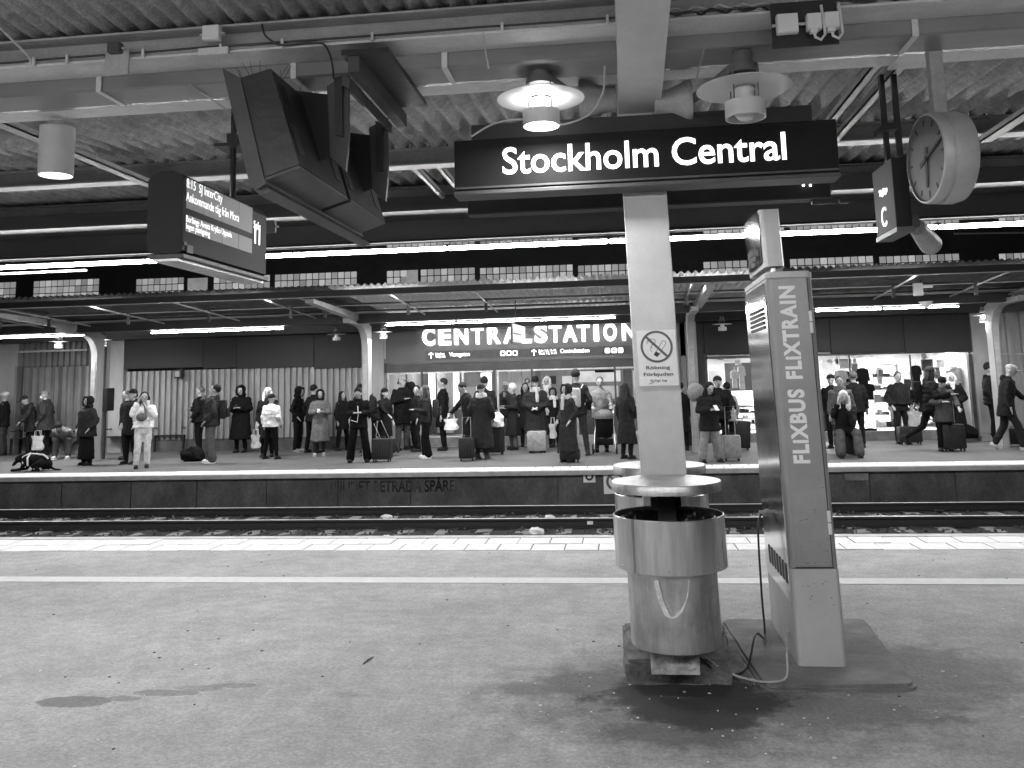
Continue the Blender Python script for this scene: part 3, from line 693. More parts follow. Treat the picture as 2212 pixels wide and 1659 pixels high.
# ---- clock
ck = thing('station_clock', 'round double-sided station clock showing about twelve past six', 'clock', (1.78, 4.9, 2.77))
cc = at(1996, 344, Y=4.9); cx, cy, cz = cc.x, 4.9, cc.z
rr = .243
MB().lathe([(rr - .012, 0), (rr, .004), (rr + .004, .02), (rr + .004, .05), (rr - .004, .056), (rr - .004, .062), (rr + .006, .068), (rr + .008, .14), (rr - .004, .18), (rr - .012, .184), (0, .184)], (cx - .0, cy, cz), 'x', 64).build('case', 'clock_case', ck, smooth=True)
MB().lathe([(0, .012), (rr - .016, .012), (rr - .012, 0)], (cx, cy, cz), 'x', 64).build('dial', 'clock_face', ck, smooth=True)
def ckp(ang, r, d=.008):  # angle clockwise from 12 as read from the -X side (right = -Y)
    a = math.radians(ang); return Vector((cx + d, cy - r * math.sin(a), cz + r * math.cos(a)))
def bar(ang, r0, r1, w0, w1, d, name, mat='print_dark'):
    a = math.radians(ang); t = Vector((0, -math.cos(a), -math.sin(a)))
    p, q = ckp(ang, r0, d), ckp(ang, r1, d)
    vs = [p - t * w0, p + t * w0, q + t * w1, q - t * w1]; vs += [v + Vector((.002, 0, 0)) for v in vs]
    b = MB(); b.add(vs, [(0, 1, 2, 3), (7, 6, 5, 4), (0, 4, 5, 1), (1, 5, 6, 2), (2, 6, 7, 3), (3, 7, 4, 0)]); return b.build(name, mat, ck)
for k in range(12): bar(30 * k, rr * .74, rr * .88, .006, .006, .009, 'hour_mark')
bar(186, -.06, rr * .64, .016, .012, .006, 'hour_hand'); bar(72, -.08, rr * .86, .011, .008, .004, 'minute_hand')
p = ckp(0, 0, .002); MB().lathe([(0, -.004), (.014, -.004), (.014, .006)], (cx + .004, cy, cz), 'x', 20).build('hub', 'print_dark', ck)
xm = cx + .1
MB().box(xm - .035, xm + .035, cy - .03, cy + .03, cz + rr, 3.50, .003).build('stem', 'beam', ck)
MB().box(xm - .11, xm + .11, cy - .1, 5.35, 3.44, 3.452).build('mounting_plate', 'flange', ck)
for dx_ in (-.05, .05): MB().cbox((xm + dx_, cy - .02, 3.435), .018, .018, .02).build('bolt', 'dark_paint', ck)

for o_ in kids(ck):
    if o_.name.split('.')[0] in ('case', 'dial', 'hour_mark', 'hour_hand', 'minute_hand', 'hub', 'glass'):
        m_ = Matrix.Translation((cx + .1, cy, cz)) @ Matrix.Rotation(math.radians(5), 4, 'Z') @ Matrix.Translation((-cx - .1, -cy, -cz)); o_.data.transform(m_)
# ---- track section sign C
cs = thing('platform_section_sign', 'small black hanging sign with a big white letter C beside the clock', 'sign', (1.7, 5.5, 2.6))
pc = at(1932, 430, Y=5.30); xs = pc.x
zt_, zb2 = at(1932, 340, Y=5.3).z, at(1932, 490, Y=5.3).z
MB().box(xs, xs + .09, 5.30, 5.70, zb2, zt_, .006).build('case', 'black', cs)
MB().box(xs - .004, xs + .095, 5.29, 5.71, zb2 - .03, zb2 - .002).build('light_strip', 'cab2', cs)
p = at(1906, 492, x=xs - .003)
text('lettering', 'C', .115, Vector((xs - .002, p.y, p.z)), (0, -1, 0), (0, 0, 1), 'sign_lit', bold=.004, width=.1, parent=cs)
p = at(1899, 426, x=xs - .003)
text('lettering', 'Tågläge', .036, Vector((xs - .002, p.y, p.z)), (0, -1, 0), (0, 0, 1), 'sign_lit', bold=.006, width=.17, parent=cs)
MB().box(xs + .03, xs + .055, 5.48, 5.52, zt_, 3.46).box(xs + .0, xs + .09, 5.4, 5.6, zt_ + .2, zt_ + .24).build('hanger', 'dark_paint', cs)
MB().box(xs + .09, xs + .12, 5.5, 5.58, zb2 - .02, zt_ - .3).build('side_post', 'dark_paint', cs)
p = at(1963, 478, Y=5.5); 
sc_ = thing('camera_dome', 'pale surveillance camera on a bracket beside the small C sign', 'camera', (p.x, 5.5, p.z))
MB().cbox((p.x + .02, 5.5, p.z - .0), .07, .07, .08, .01).build('housing', 'cab2', sc_)
MB().tube([(p.x + .06, 5.55, p.z - .03), (p.x + .25, 5.9, p.z - .09)], [.05, .07], 16).build('barrel', 'beam', sc_, smooth=True)
MB().box(p.x - .03, p.x + .0, 5.49, 5.52, p.z, 3.46).build('bracket', 'dark_paint', sc_)

# ---- pendant luminaires of the post and of the far platform
def luminaire(c, lit, label, group, scale=1., arm=None, power=0, name='pendant_lamp'):
    c = Vector(c); t = thing(name, label, 'lamp', c, 0, group); k = scale
    q = lambda pr: [(r * k, h * k) for r, h in pr]
    MB().lathe(q([(0, .20), (.045, .20), (.052, .19), (.052, .125), (.078, .12), (.082, .095), (.082, .075), (.07, .072), (.07, .095), (0, .1)]), c, n=32).build('cap', 'enamel_dark', t, smooth=True)
    MB().lathe(q([(.06, .012), (.245, .0), (.247, -.006), (.06, .004)]), c, n=56, close=True).build('shade', 'enamel', t, smooth=True)
    MB().lathe(q([(.05, -.004), (.05, -.03), (.05, -.09), (.04, -.09), (.04, -.004)]), c, n=24, close=True).build('lamp_tube', 'lamp_glow' if lit else 'white_plastic', t, smooth=True)
    MB().lathe(q([(.098, -.075), (.104, -.078), (.104, -.165), (.098, -.165)]), c, n=40, close=True).build('collar', 'enamel', t, smooth=True)
    if lit: MB().lathe(q([(0, -.16), (.097, -.155), (.097, -.148), (0, -.15)]), c, n=32, close=True).build('lens', 'lens_bright', t, smooth=True)
    else: MB().ell(c + Vector((0, 0, -.12 * k)), .06 * k, .06 * k, .06 * k, 20, 12).build('bulb', 'enamel', t, smooth=True)
    for a in (45, 135, 225, 315):
        x, y = .088 * k * math.cos(math.radians(a)), .088 * k * math.sin(math.radians(a)); MB().tube([(c.x + x, c.y + y, c.z + .1 * k), (c.x + x, c.y + y, c.z - .1 * k)], .004 * k, 6).build('rod', 'enamel_dark', t)
    if arm is not None:
        a = Vector(arm); MB().tube([c + Vector((0, 0, .15 * k)), a], .026 * k, 14).build('arm', 'enamel_dark', t, smooth=True)
        s = 1 if a.x > c.x else -1
        MB().lathe([(.0, -.02 * s), (.13, -.02 * s), (.135, 0), (.13, .02 * s), (.085, .12 * s), (.08, .2 * s), (0, .2 * s)], a, 'x', 40).build('wall_plate', 'beam', t, smooth=True)
    if lit and power:
        l = area('lamp_light', (c.x, c.y, c.z - .17 * k), .16 * k, .16 * k, power, t)
    return t
M['lens_bright'] = mk('lens_bright', .9, .4, emis=12, var=0, bump=0)
c1 = at(1168, 212, Y=4.78); c2 = at(1607, 190, Y=4.68)
luminaire(c1, True, 'lit disc-shaded lamp on an arm left of the pale post', 'disc lamps on the pale post', 1., (-.17, 5.25, c1.z + .12), 8)
luminaire(c2, False, 'unlit disc-shaded lamp on an arm right of the pale post', 'disc lamps on the pale post', 1.02, (.46, 5.2, c2.z + .10))

# ---- cylinder downlight
def downlight(c, label, power=40, extra=None):
    t = thing('downlight', label, 'downlight', c, 0, 'cylinder downlights under the gutter beam'); c = Vector(c)
    MB().lathe([(0, .33), (.108, .33), (.108, 0), (.1, 0), (.1, .03)], c, n=40).build('cylinder', 'enamel', t, smooth=True)
    MB().lathe([(0, .006), (.1, .006), (.1, .03), (0, .03)], c, n=40).build('lens', 'lens', t)
    area('downlight_light', (c.x, c.y, c.z - .004), .15, .15, power, t)
    return t
q = at(120, 380, Y=5.28); downlight((q.x, 5.28, q.z), 'pale cylinder downlight under the gutter beam at far left', 30)

# ---- fluorescent fixtures: row along the canopy edge
def fixture(xa, xb, y, z, label, group, mat='tube', power=0, r=.026, cat='strip light'):
    t = thing('strip_light', label, cat, ((xa + xb) / 2, y, z), 0, group)
    MB().box(xa + .012, xb - .012, y - r, y + r, z - r * .8, z + r * .8, .01).build('diffuser', mat, t)
    MB().box(xa + .004, xb - .004, y - r * .8, y + r * .8, z + r * .8, z + r * 1.3).build('housing', 'cab2', t)
    MB().box(xa - .03, xa + .03, y - r * .6, y + r * 1.2, z - r * .7, z + r * 1.8).build('end_bracket', 'cab2', t)
    if power: area('strip_light_lamp', ((xa + xb) / 2, y, z - r * .8 - .004), xb - xa - .05, r * 1.6, power, t)
    return t
js = [14, 316, 634, 967, 1316, 1668, 2030]
xs_ = [at(u, 540, Y=9.8).x for u in js]
stp = 1.6; left = [xs_[0] - stp * k for k in range(3, 0, -1)]; right = [xs_[-1] + stp * k for k in range(1, 4)]
xa_ = left + xs_ + right
where = ['well outside the left edge', 'beyond the left picture edge', 'at the left picture edge', 'above the left-hand window blocks, left of the departure display', 'behind the departure display', 'below the monitor housings', 'left of the pale post', 'directly behind the pale post', 'right of the kiosk head', 'beneath the C sign and clock', 'at the right picture edge', 'beyond the right picture edge']
ZT = 3.165
for i in range(len(xa_) - 1):
    fixture(xa_[i], xa_[i + 1], 9.8, ZT, 'glowing canopy-edge strip light ' + where[i], 'strip lights along the near canopy edge', power=13)
for i in range(7):                                   # the same row along the other edge of this canopy, above the photographer
    fixture(-9.5 + 2.0 * i, -9.5 + 2.0 * i + 1.56, -.33, 3.19, ('first', 'second', 'third', 'fourth', 'fifth', 'sixth', 'seventh')[i] + ' strip light from the left in the row behind the viewer', 'strip lights behind the viewer', power=24)
p = at(0, 594, Y=9.9); q = at(181, 583, Y=9.9)
single(MB().box(-8.5, q.x, 9.93, 9.97, q.z - .012, q.z + .012).build('light_strip', 'pane_plain'), 'thin pale dim strip below the glowing tubes at far left', 'strip')

# ---- cables and boxes along the first flange
def smooth_pts(P_, k=6):
    P_ = [Vector(p) for p in P_]; out = []
    for i in range(len(P_) - 1):
        p0 = P_[max(i - 1, 0)]; p1 = P_[i]; p2 = P_[i + 1]; p3 = P_[min(i + 2, len(P_) - 1)]
        for j in range(k):
            t = j / k; out.append(.5 * ((2 * p1) + (p2 - p0) * t + (2 * p0 - 5 * p1 + 4 * p2 - p3) * t * t + (3 * p1 - p0 - 3 * p2 + p3) * t ** 3))
    return out + [P_[-1]]
def cable(name, pts, r, mat, label, cat='cable', n=6):
    if len(pts) < 40: pts = smooth_pts(pts, 5)
    return single(MB().tube(pts, r, n).build(name, mat, smooth=True), label, cat)
def wavy(x0, x1, y, z, n, ay, az, seed):
    return [(x0 + (x1 - x0) * i / n, y + ay * noise.noise(Vector((i * .35, seed, 0))), z + az * noise.noise(Vector((i * .5, seed + 5, 0)))) for i in range(n + 1)]
for i, (r, mat, lab) in enumerate([(.007, 'cable_grey', 'thick pale cable clipped along the first steel beam'), (.005, 'cable_grey', 'thin pale cable running beside the thick one on the first beam'), (.006, 'cable', 'black cable running along the first beam flange')]):
    cable('cable', wavy(-12, 8, 4.40 - .012 * i, 3.478 + .004 * i, 90, .012, .008, i * 7), r, mat, lab)
clm = MB().box(-.007, .007, 4.362, 4.376, 3.452, 3.50).box(-.007, .007, 4.362, 4.40, 3.494, 3.50).mesh('cable_clip', 'flange')
for k, x in enumerate([-3.45, -3.2, -3.0, -2.55, -2.1, -1.75, -1.25, -.55, .0, .95, 1.9, 2.3]):
    o = link('cable_clip', clm, can); o.location = (x, 0, 0)
def cab(pts_px, Y, r, mat, label):
    P_ = [Vector(at(u, v, Y=y)) for (u, v), y in zip(pts_px, Y if isinstance(Y, list) else [Y] * len(pts_px))]
    out = []
    for i in range(len(P_) - 1):
        p0 = P_[max(i - 1, 0)]; p1 = P_[i]; p2 = P_[i + 1]; p3 = P_[min(i + 2, len(P_) - 1)]
        for k in range(6):
            t = k / 6; out.append(.5 * ((2 * p1) + (p2 - p0) * t + (2 * p0 - 5 * p1 + 4 * p2 - p3) * t * t + (3 * p1 - p0 - 3 * p2 + p3) * t ** 3))
    out.append(P_[-1]); return cable('cable', out, r, mat, label)
cab([(566, 52), (572, 75), (590, 90), (612, 97), (680, 92), (702, 98), (716, 130), (721, 170)], 4.36, .006, 'cable', 'black cable looping down the beam to the monitor housings')
cab([(1044, 68), (1047, 100), (1056, 148)], 4.37, .005, 'cable_grey', 'pale cable dropping from the beam left of the lit lamp')
cab([(1060, 146), (1072, 132), (1100, 128), (1150, 131)], 4.8, .004, 'cable', 'thin black cable arcing into the cap of the lit lamp')
cab([(1318, 40), (1310, 90), (1306, 150), (1302, 200), (1275, 245), (1220, 268), (1180, 262), (1120, 258), (1065, 268), (1018, 295)], 4.75, .006, 'cable_grey', 'long pale cable hanging from the post down behind the lit lamp')
cab([(1433, 45), (1450, 80), (1470, 105), (1480, 130)], 4.8, .007, 'cable_grey', 'thick pale cable beside the post at the unlit lamp mount')
cab([(1150, 131), (1210, 138), (1262, 128), (1290, 112), (1275, 104), (1262, 112), (1275, 122)], 4.95, .003, 'cable', 'thin black cable with a small loop left of the post')
cab([(0, 60), (30, 90), (60, 120), (66, 135), (55, 140)], 4.1, .007, 'cable_grey', 'pale cable curving down at the upper left corner')
cab([(852, 225), (848, 245), (828, 268)], 5.2, .004, 'cable', 'thin black cable hanging behind the monitor frame')
def jbox(u, v, Y, w, h, mat, label, lid=True):
    p = at(u, v, Y=Y); t = thing('junction_box', label, 'junction box', (p.x, Y, p.z))
    MB().cbox((p.x, Y, p.z), w, .04, h, .008).build('housing', mat, t)
    MB().cbox((p.x, Y - .024, p.z), w * .94, .008, h * .94, .003).build('cover', mat, t)
    for s in (-1, 1): MB().tube([(p.x + s * w * .5, Y, p.z), (p.x + s * (w * .5 + .02), Y, p.z - .003)], .008, 8).build('cable_gland', 'cable_grey', t)
    return t
jbox(459, 73, 4.35, .1, .085, 'white_plastic', 'white square junction box on the first beam above the monitor housings')
p = at(463, 112, Y=4.37); single(MB().box(p.x - .085, p.x + .085, 4.355, 4.372, p.z - .02, p.z + .02).build('cover_plate', 'flange'), 'pale cover plate under the white junction box', 'plate')
t = jbox(250, 105, 4.35, .075, .06, 'cab2', 'dark round junction box on a grey plate at upper left')
p = at(254, 138, Y=4.372); single(MB().box(p.x - .07, p.x + .07, 4.36, 4.376, p.z - .065, p.z + .075, .006).build('mounting_plate', 'beam'), 'grey rounded plate behind the dark junction box at upper left', 'plate')
a, c = at(1664, 30, Y=4.37), at(1812, 92, Y=4.37)
single(MB().box(a.x, c.x, 4.36, 4.372, c.z - .01, a.z + .05).build('mounting_plate', 'cab'), 'dark plate carrying three white electrical boxes right of the post', 'plate')
for u, v, w, lab in [(1700, 53, .105, 'largest white electrical box, leftmost on the dark plate'), (1757, 49, .072, 'middle white socket box on the dark plate'), (1795, 46, .072, 'right white socket box on the dark plate')]:
    t = jbox(u, v, 4.33, w, .1 if w > .1 else .085, 'white_plastic', lab)
    if w < .1:
        p = at(u, v, Y=4.3)
        MB().tube([(p.x, 4.3, p.z - .04), (p.x + .005, 4.3, p.z - .075), (p.x + .03, 4.3, p.z - .09), (p.x + .055, 4.31, p.z - .06), (p.x + .05, 4.33, p.z + .1)], .007, 8).build('cable_loop', 'white_plastic', t, smooth=True)
        MB().box(p.x - .02, p.x + .015, 4.285, 4.31, p.z - .055, p.z - .035).build('plug', 'white_plastic', t)

jbox(1782, 414, 7.25, .08, .1, 'white_plastic', 'small white box at the right end of the dark hanging board')
p = at(1780, 433, Y=7.28); single(MB().cbox(p, .2, .04, .06, .006).build('terminal_block', 'cab2'), 'grey terminal strip under the small white box right of the dark hanging board', 'terminal block')
jbox(578, 490, 5.9, .12, .09, 'cab2', 'grey box beside the rail of the monitor housings')
for k, (u0_, v0_, u1_, v1_) in enumerate([(1445, 22, 1660, 8), (1815, 4, 2212, -14), (1445, 30, 1660, 17)]):
    a_, b__ = at(u0_, v0_, Y=4.38), at(u1_, v1_, Y=4.38); cable('cable', [a_.lerp(b__, i / 12) + Vector((0, .008 * math.sin(i * 1.7 + k), .012 * math.sin(i * 2.3 + k))) for i in range(13)], .006, 'cable' if k else 'cable_grey', ('pale sagging cable', 'black sagging cable', 'second black sagging cable')[k] + (' right of the white boxes' if k == 1 else ' between the post and the dark plate'))
# ================================================================== KIOSK
kx0, kx1, ky0, ky1, kz = .905, 1.172, 5.28, 6.18, 2.235
ki = thing('ticket_kiosk', 'tall narrow grey metal kiosk lettered FLiXBUS FLiXTRAIN with polished side', 'kiosk', (1.04, 5.7, 0))
def rrect(x0, x1, y0, y1, r, n=5):
    o = []
    for cx_, cy_, a0 in ((x0 + r, y0 + r, 180), (x1 - r, y0 + r, 270), (x1 - r, y1 - r, 0), (x0 + r, y1 - r, 90)):
        for k in range(n + 1): a = math.radians(a0 + 90 * k / n); o.append((cx_ + r * math.cos(a), cy_ + r * math.sin(a)))
    return o
MB().prism(rrect(kx0, kx1, ky0, ky1, .03), .03, .55, 'z').build('base', 'kiosk_base', ki, smooth=True)
MB().prism(rrect(kx0 + .004, kx1 - .003, ky0 + .004, ky1 - .004, .03), .553, kz - .04, 'z').build('body', 'kiosk', ki, smooth=True)
MB().box(kx0 + .035, kx1 - .034, ky0 - .001, ky0 + .01, .562, kz - .05, .003).build('door', 'kiosk', ki)
MB().prism(rrect(kx0 - .002, kx1 + .002, ky0 - .002, ky1, .035), kz - .038, kz - .01, 'z').build('top_cap', 'kiosk_base', ki, smooth=True)
MB().prism(rrect(kx0 + .01, kx1 - .01, ky0 + .01, ky1 - .01, .03), kz - .01, kz, 'z').build('top_cap', 'kiosk_base', ki, smooth=True)
MB().box(kx1 - .0335, kx1 - .0305, ky0 - .002, ky0 + .02, .56, kz - .045).build('door_gap', 'black', ki)
MB().box(kx0 + .03, kx1 - .03, ky0 - .0008, ky0 + .02, .5535, .5585).build('door_gap', 'black', ki)
MB().box(kx0 - .004, kx0 + .004, ky0 + .035, ky1 - .03, .36, kz - .06, .003).build('side_panel', 'polished', ki)
MB().box(kx0 - .002, kx0 + .004, ky0 + .035, ky1 - .03, .05, .355, .003).build('side_panel', 'kiosk_base', ki)
for v in (695, 1129):
    p = at(1748 if v < 900 else 1790, v, Y=5.27)
    hnd = MB().box(kx1 - .042, kx1 - .022, 5.262, 5.279, p.z - .066, p.z - .003, .006).build('handle', 'white_plastic', ki)
    MB().box(kx1 - .042, kx1 - .022, 5.262, 5.279, p.z + .001, p.z + .064, .006).build('handle_cover', 'white_plastic', hnd)
def side(u, v): return at(u, v, x=kx0 - .005)
# perforated grid at the top of the polished side and louvres low down
for i in range(5):
    for j in range(9):
        y = ky0 + .13 + j * .062 + .018 * (i % 2); z = 2.02 - i * .028
        MB().box(kx0 - .0115, kx0 - .003, y, y + .048, z, z + .017).build('vent_slot', 'dark_paint', ki)
for i in range(7):
    y = ky0 + .09 + i * .095; MB().box(kx0 - .0065, kx0 - .003, y, y + .05, .45, .56).build('louvre', 'dark_paint', ki)
    MB().box(kx0 - .009, kx0 - .005, y + .05, y + .06, .45, .56).build('louvre_fin', 'steel', ki)
p = side(1662, 1107)
MB().lathe([(0, 0), (.022, 0), (.022, -.012), (.014, -.014), (.014, -.05), (0, -.05)], (kx0 - .004, p.y, p.z), 'x', 16).build('cable_gland', 'white_plastic', ki, smooth=True)
gl = Vector((kx0 - .05, p.y, p.z))
# head with curved screen
hp = [(kx0 + .012, 5.36), (kx0 + .03, 5.315), (kx0 + .06, 5.305), (kx0 + .11, 5.305), (kx0 + .122, 5.33), (kx0 + .122, 5.98), (kx0 + .1, 6.01), (kx0 + .03, 6.01), (kx0 + .012, 5.96)]
hz0, hz1 = 2.27, at(1672, 452, Y=5.31).z
hb = MB().prism(hp, hz0, hz1, 'z')
hb.v = [(x - .012 * (z - hz0), y, z + (.03 * (1 - ((y - 5.66) / .36) ** 2) if z > 2.5 else 0)) for x, y, z in hb.v]
hd = hb.build('head', 'kiosk_base', ki, smooth=True)
ys_h = [5.38 + .02 * k for k in range(30)]
b = MB()
for i, y in enumerate(ys_h):
    cv = .022 * (1 - ((y - 5.67) / .3) ** 2)
    for z in (hz0 + .03, hz1 - .0): b.v.append((kx0 + .008 - cv - .012 * (z - hz0), y, z))
b.f = [(2 * i, 2 * i + 1, 2 * i + 3, 2 * i + 2) for i in range(len(ys_h) - 1)]
M['screen_dark'] = mk('screen_dark', .045, .1, var=.1, bump=0, spec=.8, coat=.5)
b.build('screen', 'screen_dark', hd, smooth=True)
text('lettering', 'FLIXBUS', .028, Vector((kx0 - .015, 5.62, hz0 + .06)), (0, -1, 0), (0, 0, 1), 'print_grey', bold=.01, width=.15, parent=ki)
MB().box(kx0 + .05, kx0 + .115, 5.36, 5.95, kz - .001, hz0 + .005).build('neck', 'kiosk', ki)
MB().cbox((kx0 + .06, 5.34, kz + .015), .03, .03, .03, .006).build('hinge', 'steel', ki)
# vertical lettering, reads upwards; spans measured on the front face
VU, VL = (0, 0, 1), (-1, 0, 0)
def vword(s, va, vb, xr):
    z0, z1 = at(1740, va, Y=5.278).z, at(1740, vb, Y=5.278).z
    text('lettering', s, .083, Vector((xr, ky0 - .0015, z0)), VU, VL, 'white_print', bold=.042, width=z1 - z0, spacing=1.14, extrude=.0015, parent=ki)
xr = at(1757, 1000, Y=5.278).x
vword('FLiXBUS', 1001, 840, kx0 + .157); vword('FLiXTRAIN', 818, 616, kx0 + .157)
KL = True
for o_ in list(kids(ki)) + [g_ for c_ in kids(ki) for g_ in kids(c_)]:
    if o_.type == 'MESH' and not o_.data.get('leaned'):
        o_.data['leaned'] = 1
        for v_ in o_.data.vertices: v_.co.x -= .0205 * v_.co.z
b = MB()
for k in range(26):
    x_ = R.uniform(kx0 + .05, kx1 - .05); z_ = R.choice([R.uniform(.6, .95), R.uniform(.57, 1.1), R.uniform(.3, .5)]); l_ = R.uniform(.004, .016)
    yy = ky0 - .0022 if z_ > .555 else ky0 - .0015; b.box(x_ - .0205 * z_, x_ - .0205 * z_ + l_, yy, yy + .001, z_, z_ + R.uniform(.001, .004))
b.build('scuffs', 'print_grey', ki)['kind'] = 'stuff'
# cables between kiosk and post
cable('cable', [tuple(p) for p in [gl, gl + Vector((-.02, -.02, -.03)), gl + Vector((-.04, -.05, -.12)), gl + Vector((-.045, -.08, -.5)), gl + Vector((-.05, -.14, -.72)), (.70, 5.42, .16), (.62, 5.2, .05), (.52, 5.1, .035), (.42, 5.05, .08), (.34, 5.0, .16)]], .0065, 'cable', 'thick black cable drooping from the kiosk side down to the post foot')
pg = at(1706, 1366, x=kx0 - .004)
cable('cable', [tuple(q) for q in [pg, pg + Vector((-.02, -.0, -.02)), pg + Vector((-.03, -.05, -.15)), (kx0 - .06, pg.y - .2, .1), (.80, 5.05, .045), (.72, 5.0, .035), (.62, 5.02, .035), (.5, 5.06, .06), (.38, 5.02, .15)]], .0055, 'cable_grey', 'thin pale cable lying on the slab from the kiosk side to the post foot')
MB().cbox(tuple(pg), .02, .02, .02).build('bolt', 'steel', ki)
# ================================================================== FAR CANOPY
fc = thing('platform_canopy', 'far platform canopy with scalloped corrugated roof edge over the waiting crowd', 'canopy', (0, 19, 0))
FX0, FX1 = -20., 15.
def fbeam(y, z, h, mat='dark_paint', mf='beam', wd=.1):
    w_ = MB().box(FX0, FX1, y, y + .02, z + .008, z + h).build('beam', mat, fc)
    MB().box(FX0, FX1, y - wd / 2, y + wd / 2, z, z + .008).build('flange', mf, w_)
    return w_
fbeam(16.1, 3.315, .13); fbeam(17.75, 3.285, .055); fbeam(18.9, 3.24, .05)
MB().box(FX0, FX1, 19.15, 19.4, 3.02, 3.22, .005).build('girder', 'dark_paint', fc)
MB().box(FX0, FX1, 21.9, 22.1, 3.0, 3.25).build('girder', 'dark_paint', fc)
M['roof_lit_tone'] = mk('lit_tone_sheet', .7, .5, var=.2, scale=4, bump=.1)  # same sheeting, paler: light on the middle underside put into the colour
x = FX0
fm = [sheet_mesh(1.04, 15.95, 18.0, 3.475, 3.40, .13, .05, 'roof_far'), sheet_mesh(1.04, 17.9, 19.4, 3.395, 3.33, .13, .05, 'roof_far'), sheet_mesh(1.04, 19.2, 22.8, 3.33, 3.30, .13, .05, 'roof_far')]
fm2 = [sheet_mesh(1.04, 15.95, 18.0, 3.475, 3.40, .13, .05, 'roof_lit_tone'), sheet_mesh(1.04, 17.9, 19.4, 3.395, 3.33, .13, .05, 'roof_lit_tone'), sheet_mesh(1.04, 19.2, 22.8, 3.33, 3.30, .13, .05, 'roof_lit_tone')]
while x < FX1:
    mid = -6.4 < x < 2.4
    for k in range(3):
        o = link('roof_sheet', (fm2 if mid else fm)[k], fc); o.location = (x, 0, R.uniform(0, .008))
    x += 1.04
hm = MB().box(-.03, .03, -.02, .02, 0, 1).mesh('hanger', 'dark_paint')
for u in [80, 180, 341, 505, 672, 741, 910, 1068, 1380, 1475, 1640, 1893, 2060, 2190]:
    xx = at(u, 660, Y=18.9).x
    o = link('hanger', hm, fc); o.location = (xx, 17.70, 3.06); o.scale = (1, 1, .26)
    MB().tube([(xx, 16.15, 3.33), (xx + .03, 19.2, 3.16)], .018, 6).build('brace', 'beam', fc)
for xx in (at(790, 700, Y=20).x, at(1500, 700, Y=20).x, at(2160, 700, Y=20).x, at(205, 720, Y=20).x):
    MB().prism([(16.2, 3.30), (16.2, 3.22), (19.8, 3.05), (19.8, 3.22)], xx - .07, xx + .09).build('rafter', 'beam', fc)
# curved-top pillars
def pillar(u, label):
    xx = at(u, 850, Y=20.1).x
    t = thing('curved_pillar', label, 'pillar', (xx, 20.1, 0), 0, 'curved pillars of the far canopy')
    poly = [(20.3, 0), (20.3, 3.0), (20.0, 3.1), (18.6, 3.1), (18.6, 3.0), (19.5, 2.98)]
    for k in range(9):
        a = math.radians(90 - 10 * k); poly.append((19.52 + .5 * math.cos(a) - .0, 2.44 + .52 * math.sin(a)))
    poly.append((20.02, 0))
    MB().prism(poly, xx, xx + .15).build('shaft', 'pillar', t, smooth=True)
    MB().prism([(20.02 - .02, 0), (20.02 - .02, 2.35), (20.018, 2.35), (20.018, 0)], xx + .03, xx + .12).build('front_strip', 'beam', t)
for u, lab in [(199, 'curved pale pillar left of the dark fascia, between the two left disc lamps'), (784, 'curved pale pillar just left of the Centralstation entrance'), (1491, 'curved pale pillar just right of the near post'), (2152, 'curved pale pillar at the right picture edge'), (-420, 'curved pillar outside the left of the picture')]: pillar(u, lab)
for (u0, u1, v, lab) in [(-160, 20, 722, 'left of the leftmost lit one'), (20, 181, 718, 'above the two left disc lamps'), (326, 470, 714, 'left of two above the dark fascia'), (470, 613, 709, 'right of two above the dark fascia'), (832, 985, 701, 'left end of the row above the lit entrance letters'), (987, 1165, 697, 'middle of the row above the lit entrance letters'), (1167, 1330, 692, 'right end of the row above the lit entrance letters'), (1760, 1905, 669, 'left of two beside the kiosk'), (1907, 2072, 663, 'right of two beside the kiosk'), (2300, 2450, 655, 'beyond the right picture edge')]:
    a, c = at(u0, v, Y=19.45), at(u1, v, Y=19.45)
    fixture(a.x, c.x, 19.45, 2.975, 'tube light under the far canopy, ' + lab, 'tube lights under the far canopy', 'tube_far', power=30, r=.015)
for i in range(8):
    xx = -14.2 + 3.0 * i; fixture(xx, xx + 1.55, 16.5, 3.375, ORD[i + 1] + ' strip light from the left tucked behind the far roof edge beam', 'strip lights behind the far roof edge beam', 'tube_edge', power=26, r=.014)
luminaire(at(127, 738, Y=20.2), True, 'lit disc lamp under the far canopy, leftmost', 'disc lamps under the far canopy', .9, None, 14)
luminaire(at(222, 734, Y=20.4), True, 'lit disc lamp beside the left curved pillar', 'disc lamps under the far canopy', .9, None, 14)
luminaire(at(828, 717, Y=20.4), True, 'lit disc lamp left of the glowing letter C', 'disc lamps under the far canopy', .9, None, 14)
luminaire(at(2124, 681, Y=20.4), True, 'lit disc lamp near the right picture edge', 'disc lamps under the far canopy', .9, None, 14)
luminaire(at(727, 722, Y=20.6), False, 'unlit disc lamp in front of the dark fascia left of the entrance', 'disc lamps under the far canopy', .9)
luminaire(at(1560, 700, Y=20.6), False, 'unlit disc lamp in front of the dark fascia right of the post', 'disc lamps under the far canopy', .9)
for (u, v) in [(127, 738), (222, 734), (828, 717), (2124, 681), (727, 722), (1560, 700)]:
    p = at(u, v, Y=20.4); MB().tube([(p.x, 20.4, p.z + .15), (p.x, 20.4, 3.3)], .015, 6).build('lamp_rod', 'dark_paint', fc)
